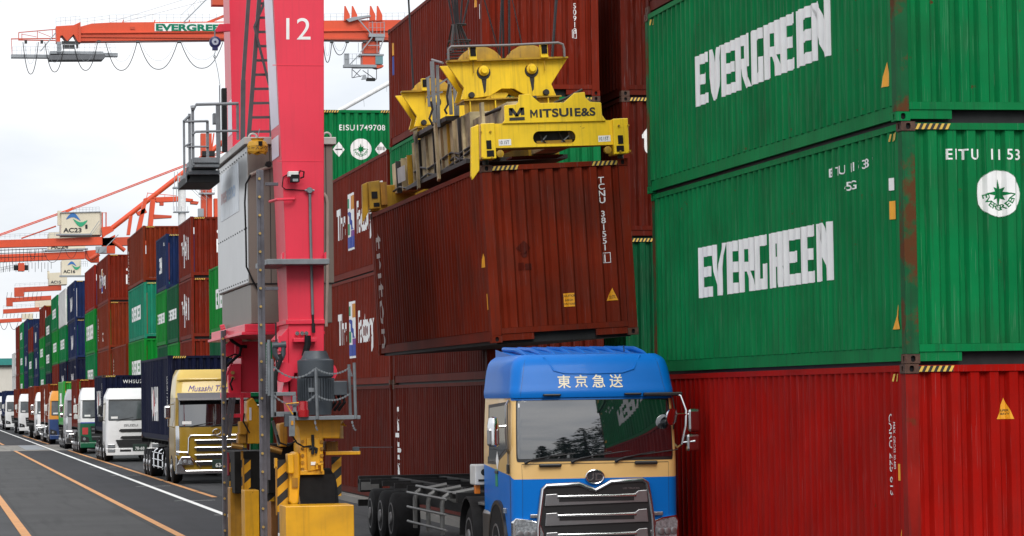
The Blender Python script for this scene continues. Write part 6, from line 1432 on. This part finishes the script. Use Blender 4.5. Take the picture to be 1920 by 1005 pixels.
A.box('trolley', QOD, 34, 493, 46, 508, 4, -3); A.box('trolley_frame', DARK, 26, 497, 53, 506, 3, -2); A.rail(0, 512, 34, 505, 10, 10, -3, .6, DARK)
for x0, x1, s_ in ((54, 68, 20), (80, 116, 26), (122, 145, 18), (160, 186, 22)): A.loop(x0, 466, x1, 466, s_, .5, -2)
B_ = Crane('quay_crane', 'orange quay crane girder just below and behind the AC23 one', 90, 860)
B_.poly('girder', QO, [(-150, 481), (0, 477), (159, 471), (159, 485), (0, 491), (-150, 496)], 4); h = B_.poly('machine_house', HOUSE, [(92, 436), (160, 434), (160, 466), (92, 468)], 14, 2); B_.text('AC24', 95, 466, 8, CABLE, 1.2, .03, 1.8, h); B_.poly('base_platform', QG, [(84, 468), (165, 465), (165, 468), (84, 471)], 3, -1); B_.poly('pier_head', QO, [(160, 470), (186, 468), (186, 492), (172, 492), (160, 484)], 3, 1); B_.tube('boom_tube', QOD, [(168, 486), (186, 476)], 4, -1)
for x in range(0, 100, 6): B_.bar('hoist_hanger', DARK, (x, 492), (x, 504+(x*7) % 12), .8, -2)
C_ = Crane('quay_crane', 'distant quay crane with cream machine house marked AC16', 138, 1060)
h = C_.poly('machine_house', HOUSE, [(116, 488), (152, 487), (152, 516), (116, 517)], 12); C_.text('AC16', 118.5, 512, 6, CABLE, 1.1, .03, -.1, h); C_.wave(139, 498, 25, -.1, h); C_.box('base_platform', QG, 112, 516, 160, 519, 3, -2); C_.rail(150, 500, 164, 500, 10, 4, -1, .5); C_.poly('girder', QOD, [(28, 539), (115, 535), (115, 544), (28, 548)], 4, 3); C_.box('girder_head', QOD, 27, 539, 45, 556, 4, 2); C_.rail(28, 538, 112, 534, 6, 9, 2, .4)
D_ = Crane('quay_crane', 'distant quay crane with cream machine house marked AC15', 105, 1150)
h = D_.poly('machine_house', HOUSE, [(92, 512), (126, 510), (126, 533), (92, 534)], 12); D_.text('AC15', 95, 531.5, 5.2, CABLE, 1.1, .03, -.1, h); D_.box('pillar', HOUSE, 89, 508, 93, 523, 2, 1); D_.poly('girder', QOD, [(12, 559), (96, 554), (96, 562), (12, 567)], 4, 3); D_.box('girder_head', QOD, 12, 558, 24, 574, 4, 2)
for k in range(9): D_.bar('hoist_hanger', DARK, (14+k*8, 548), (12+k*8, 562), .7, -2)
F_ = Crane('quay_crane', 'far orange quay crane girder with hanging cables above the navy stacks', 50, 1350)
F_.poly('girder', QOD, [(6, 580), (74, 576), (74, 584), (6, 588)], 4); F_.rail(6, 579, 74, 575, 6, 8, 0, .4); F_.box('machine_house', HOUSE, 66, 562, 96, 576, 8, 3)
for k in range(10): F_.bar('hoist_hanger', DARK, (6+k*7, 588), (5+k*7, 596), .7, -2)
G_ = Crane('quay_crane', 'farthest orange quay crane girder low above the warehouse', 20, 1600)
G_.poly('girder', QOD, [(-20, 600), (41, 596), (41, 603), (-20, 607)], 4); G_.box('machine_house', HOUSE, 42, 588, 62, 598, 8, 3)
for x0, x1 in ((0, 15), (18, 34)): G_.loop(x0, 604, x1, 604, 14, .5, -1)
# frames and masts behind the brown and navy stacks
K = Crane('quay_crane', 'orange portal frame crane standing behind the rust brown container', 280, 640)
for pts in ([(270, 372), (277, 370), (262, 445), (253, 445)], [(283, 374), (292, 372), (284, 450), (275, 450)], [(243, 405), (249, 404), (244, 440), (238, 440)], [(256, 398), (272, 390), (276, 398), (260, 404)]): K.poly('portal_leg', QO, pts, 2.5)
K.poly('portal_beam', QO, [(288, 370), (335, 368), (335, 377), (294, 379)], 2.5); K.poly('portal_beam', QOD, [(288, 402), (322, 404), (322, 408), (288, 410)], 2.5); K.bar('top_rail', QO, (277, 362), (330, 367), 1.2); K.bar('top_post', QO, (277, 361), (274, 374), 1.2); K.bar('top_post', QO, (309, 365), (309, 371), 1); K.box('hung_trolley', QOD, 300, 379, 307, 385, 2); K.poly('portal_beam', QO, [(347, 371), (362, 373), (362, 378), (347, 377)], 2.5); K.poly('portal_beam', QOD, [(358, 376), (373, 378), (371, 383), (358, 382)], 2.5)
K2 = Crane('quay_crane', 'tall orange crane legs rising behind the lettered brown containers', 385, 560)
K2.poly('crane_leg', QOD, [(377, 250), (386, 250), (387, 410), (378, 410)], 2); K2.poly('crane_leg', QO, [(388, 250), (397, 250), (398, 410), (389, 410)], 2, .5); K2.box('crane_leg', QO, 402, 372, 412, 410, 2); K2.box('landing', QG, 374, 361, 403, 364, 2, -.6); K2.rail(374, 361, 403, 361, 8, 5, -.6, .5); K2.poly('sill', QO, [(374, 293), (404, 293), (404, 299), (374, 299)], 2); K2.box('machinery', DARK, 379, 283, 403, 292, 2, -.4); K2.bar('slim_boom', QO, (401, 250), (397, 282), 2.5); K2.box('machinery', QG, 372, 391, 382, 406, 1.5, -.5)
for a, b in (((348, 345), (380, 375)), ((354, 345), (386, 375)), ((362, 345), (392, 372))): K2.tube('stay_rope', QG, [a, b], .4, -.8)
wm = thing('light_mast', 'white tubular mast with grey landings behind the brown containers', 'mast', (P(344, 700, 600).x, 600, 0))
class WM(Crane):
    def __init__(s): s.Y = 600; s.o = Vector(wm.location); s.t = wm; s.m = abs(P(1, 400, 600).x-P(0, 400, 600).x)
M_ = WM(); M_.tube('mast', WTUBE, [(342, 700), (341, 330)], 7.5, n=18); M_.box('head', QO, 336, 333, 346, 347, 1.5, -.9); M_.box('landing', QG, 325, 350, 346, 353, 2.4, -1.2); M_.box('landing', QG, 326, 396, 355, 398, 2.4, -1.2)
for x in (327, 333, 338): M_.bar('railing_post', QG, (x, 351), (x, 322), 1, -1)
for x in (327, 333, 340, 352): M_.bar('railing_post', QG, (x, 397), (x, 387), .7, -1)
M_.bar('ladder', QG, (331, 400), (331, 350), 1.2, -1.1); M_.bar('ladder', QG, (325, 395), (325, 352), .8, -1.1)
wt = thing('crane_jib', 'white tubular jib rising to the right beyond the emblem container', 'crane jib', (P(690, 700, 420).x, 420, 0))
class WT(Crane):
    def __init__(s): s.Y = 420; s.o = Vector(wt.location); s.t = wt; s.m = abs(P(1, 400, 420).x-P(0, 400, 420).x)
J_ = WT(); J_.tube('jib', WTUBE, [(560, 250), (740, 150), (900, 61)], 4.4, n=18); J_.bar('pendant', QG, (725, 160), (725, 172), .6); J_.bar('pendant', QG, (682, 187), (683, 200), .6)
# warehouse at the far left
a = P(28, 690, 520); wh = thing('warehouse', 'pale warehouse with teal roof band at the far left', 'warehouse', (a.x, 520, 0))
zt, zm = P(10, 672, 520).z, P(10, 685, 520).z
m = MB(); m.box((-70, 0, 0), (0, 60, zm)); m.build('wall', WALLC, wh)
m = MB(); m.box((-70.5, -.5, zm), (.3, 60.5, zt)); m.build('roof_band', TEAL, wh)
m = MB(); m.box((-70.6, -.6, zm-.25), (.4, -.4, zm+.05)); m.build('gutter', DARK, wh)
for k in range(5):
    m = MB(); m.box((-12*k-.12-3, -.12, 0), (-12*k+.12-3, .0, zm-.3)); m.build('downpipe', WALLC, wh)

# conifers along the edge of the yard behind the photographer (they show in the windscreen)
TRUNK = mat('bark', (.05, .033, .022), .85, 0, .3, 6, 0, 0, .4, 20); NEED = mat('needles', (.018, .04, .016), .7, 0, .4, 1.5)
def conifer(label, x, y, h, seed):
    rnd = random.Random(seed); t = thing('conifer', label, 'tree', (x, y, 0), (0, 0, rnd.random()*6), 'conifers at the edge of the yard')
    m = MB(); m.tube([(0, 0, 0), (.05, 0, h*.5), (0, 0, h*.97)], [.24*h/12, .15*h/12, .02], 8); m.build('trunk', TRUNK, t, smooth=True)
    m = MB(); z = h*.10
    while z < h*.98:
        k = (h-z)/h; n = rnd.randint(5, 7)
        for i in range(n):
            a = rnd.random()*2*pi; L_ = h*.30*k**.75*rnd.uniform(.55, 1.15)+.15
            for s_ in range(max(2, int(L_/.32))):
                q = (s_+.6)/max(2, int(L_/.32)); c = Vector((cos(a)*L_*q, sin(a)*L_*q, z-.18*L_*q*q*2+rnd.uniform(-.12, .12)))
                for _ in range(3):
                    d_ = Vector((rnd.gauss(0, 1), rnd.gauss(0, 1), rnd.gauss(0, .45))).normalized(); e = d_.cross(Vector((rnd.gauss(0, 1), rnd.gauss(0, 1), rnd.gauss(0, 1)))).normalized(); w = rnd.uniform(.18, .36)
                    m.poly([c-d_*w-e*w*.3, c+d_*w*.4-e*w*.42, c+d_*w*1.2, c+d_*w*.3+e*w*.42])
        z += h*rnd.uniform(.022, .036)
    m.build('crown', NEED, t, fix=False)
for i, (lb, x, y, h) in enumerate((('tall conifer with broad dark crown mirrored in the middle of the windscreen', 18.6, -6, 20), ('conifer mirrored at the right of the windscreen', 23.0, -8, 20), ('short pointed conifer mirrored at the left of the windscreen', 13.6, -6, 13), ('conifer filling the gap beside the tall mirrored one', 16.2, -7, 17), ('conifer behind the photographer at the yard edge', 30, -5, 13), ('small conifer at the left end of the mirrored row', 11.2, -9, 10))):
    conifer(lb, x, y, h, 11+i)
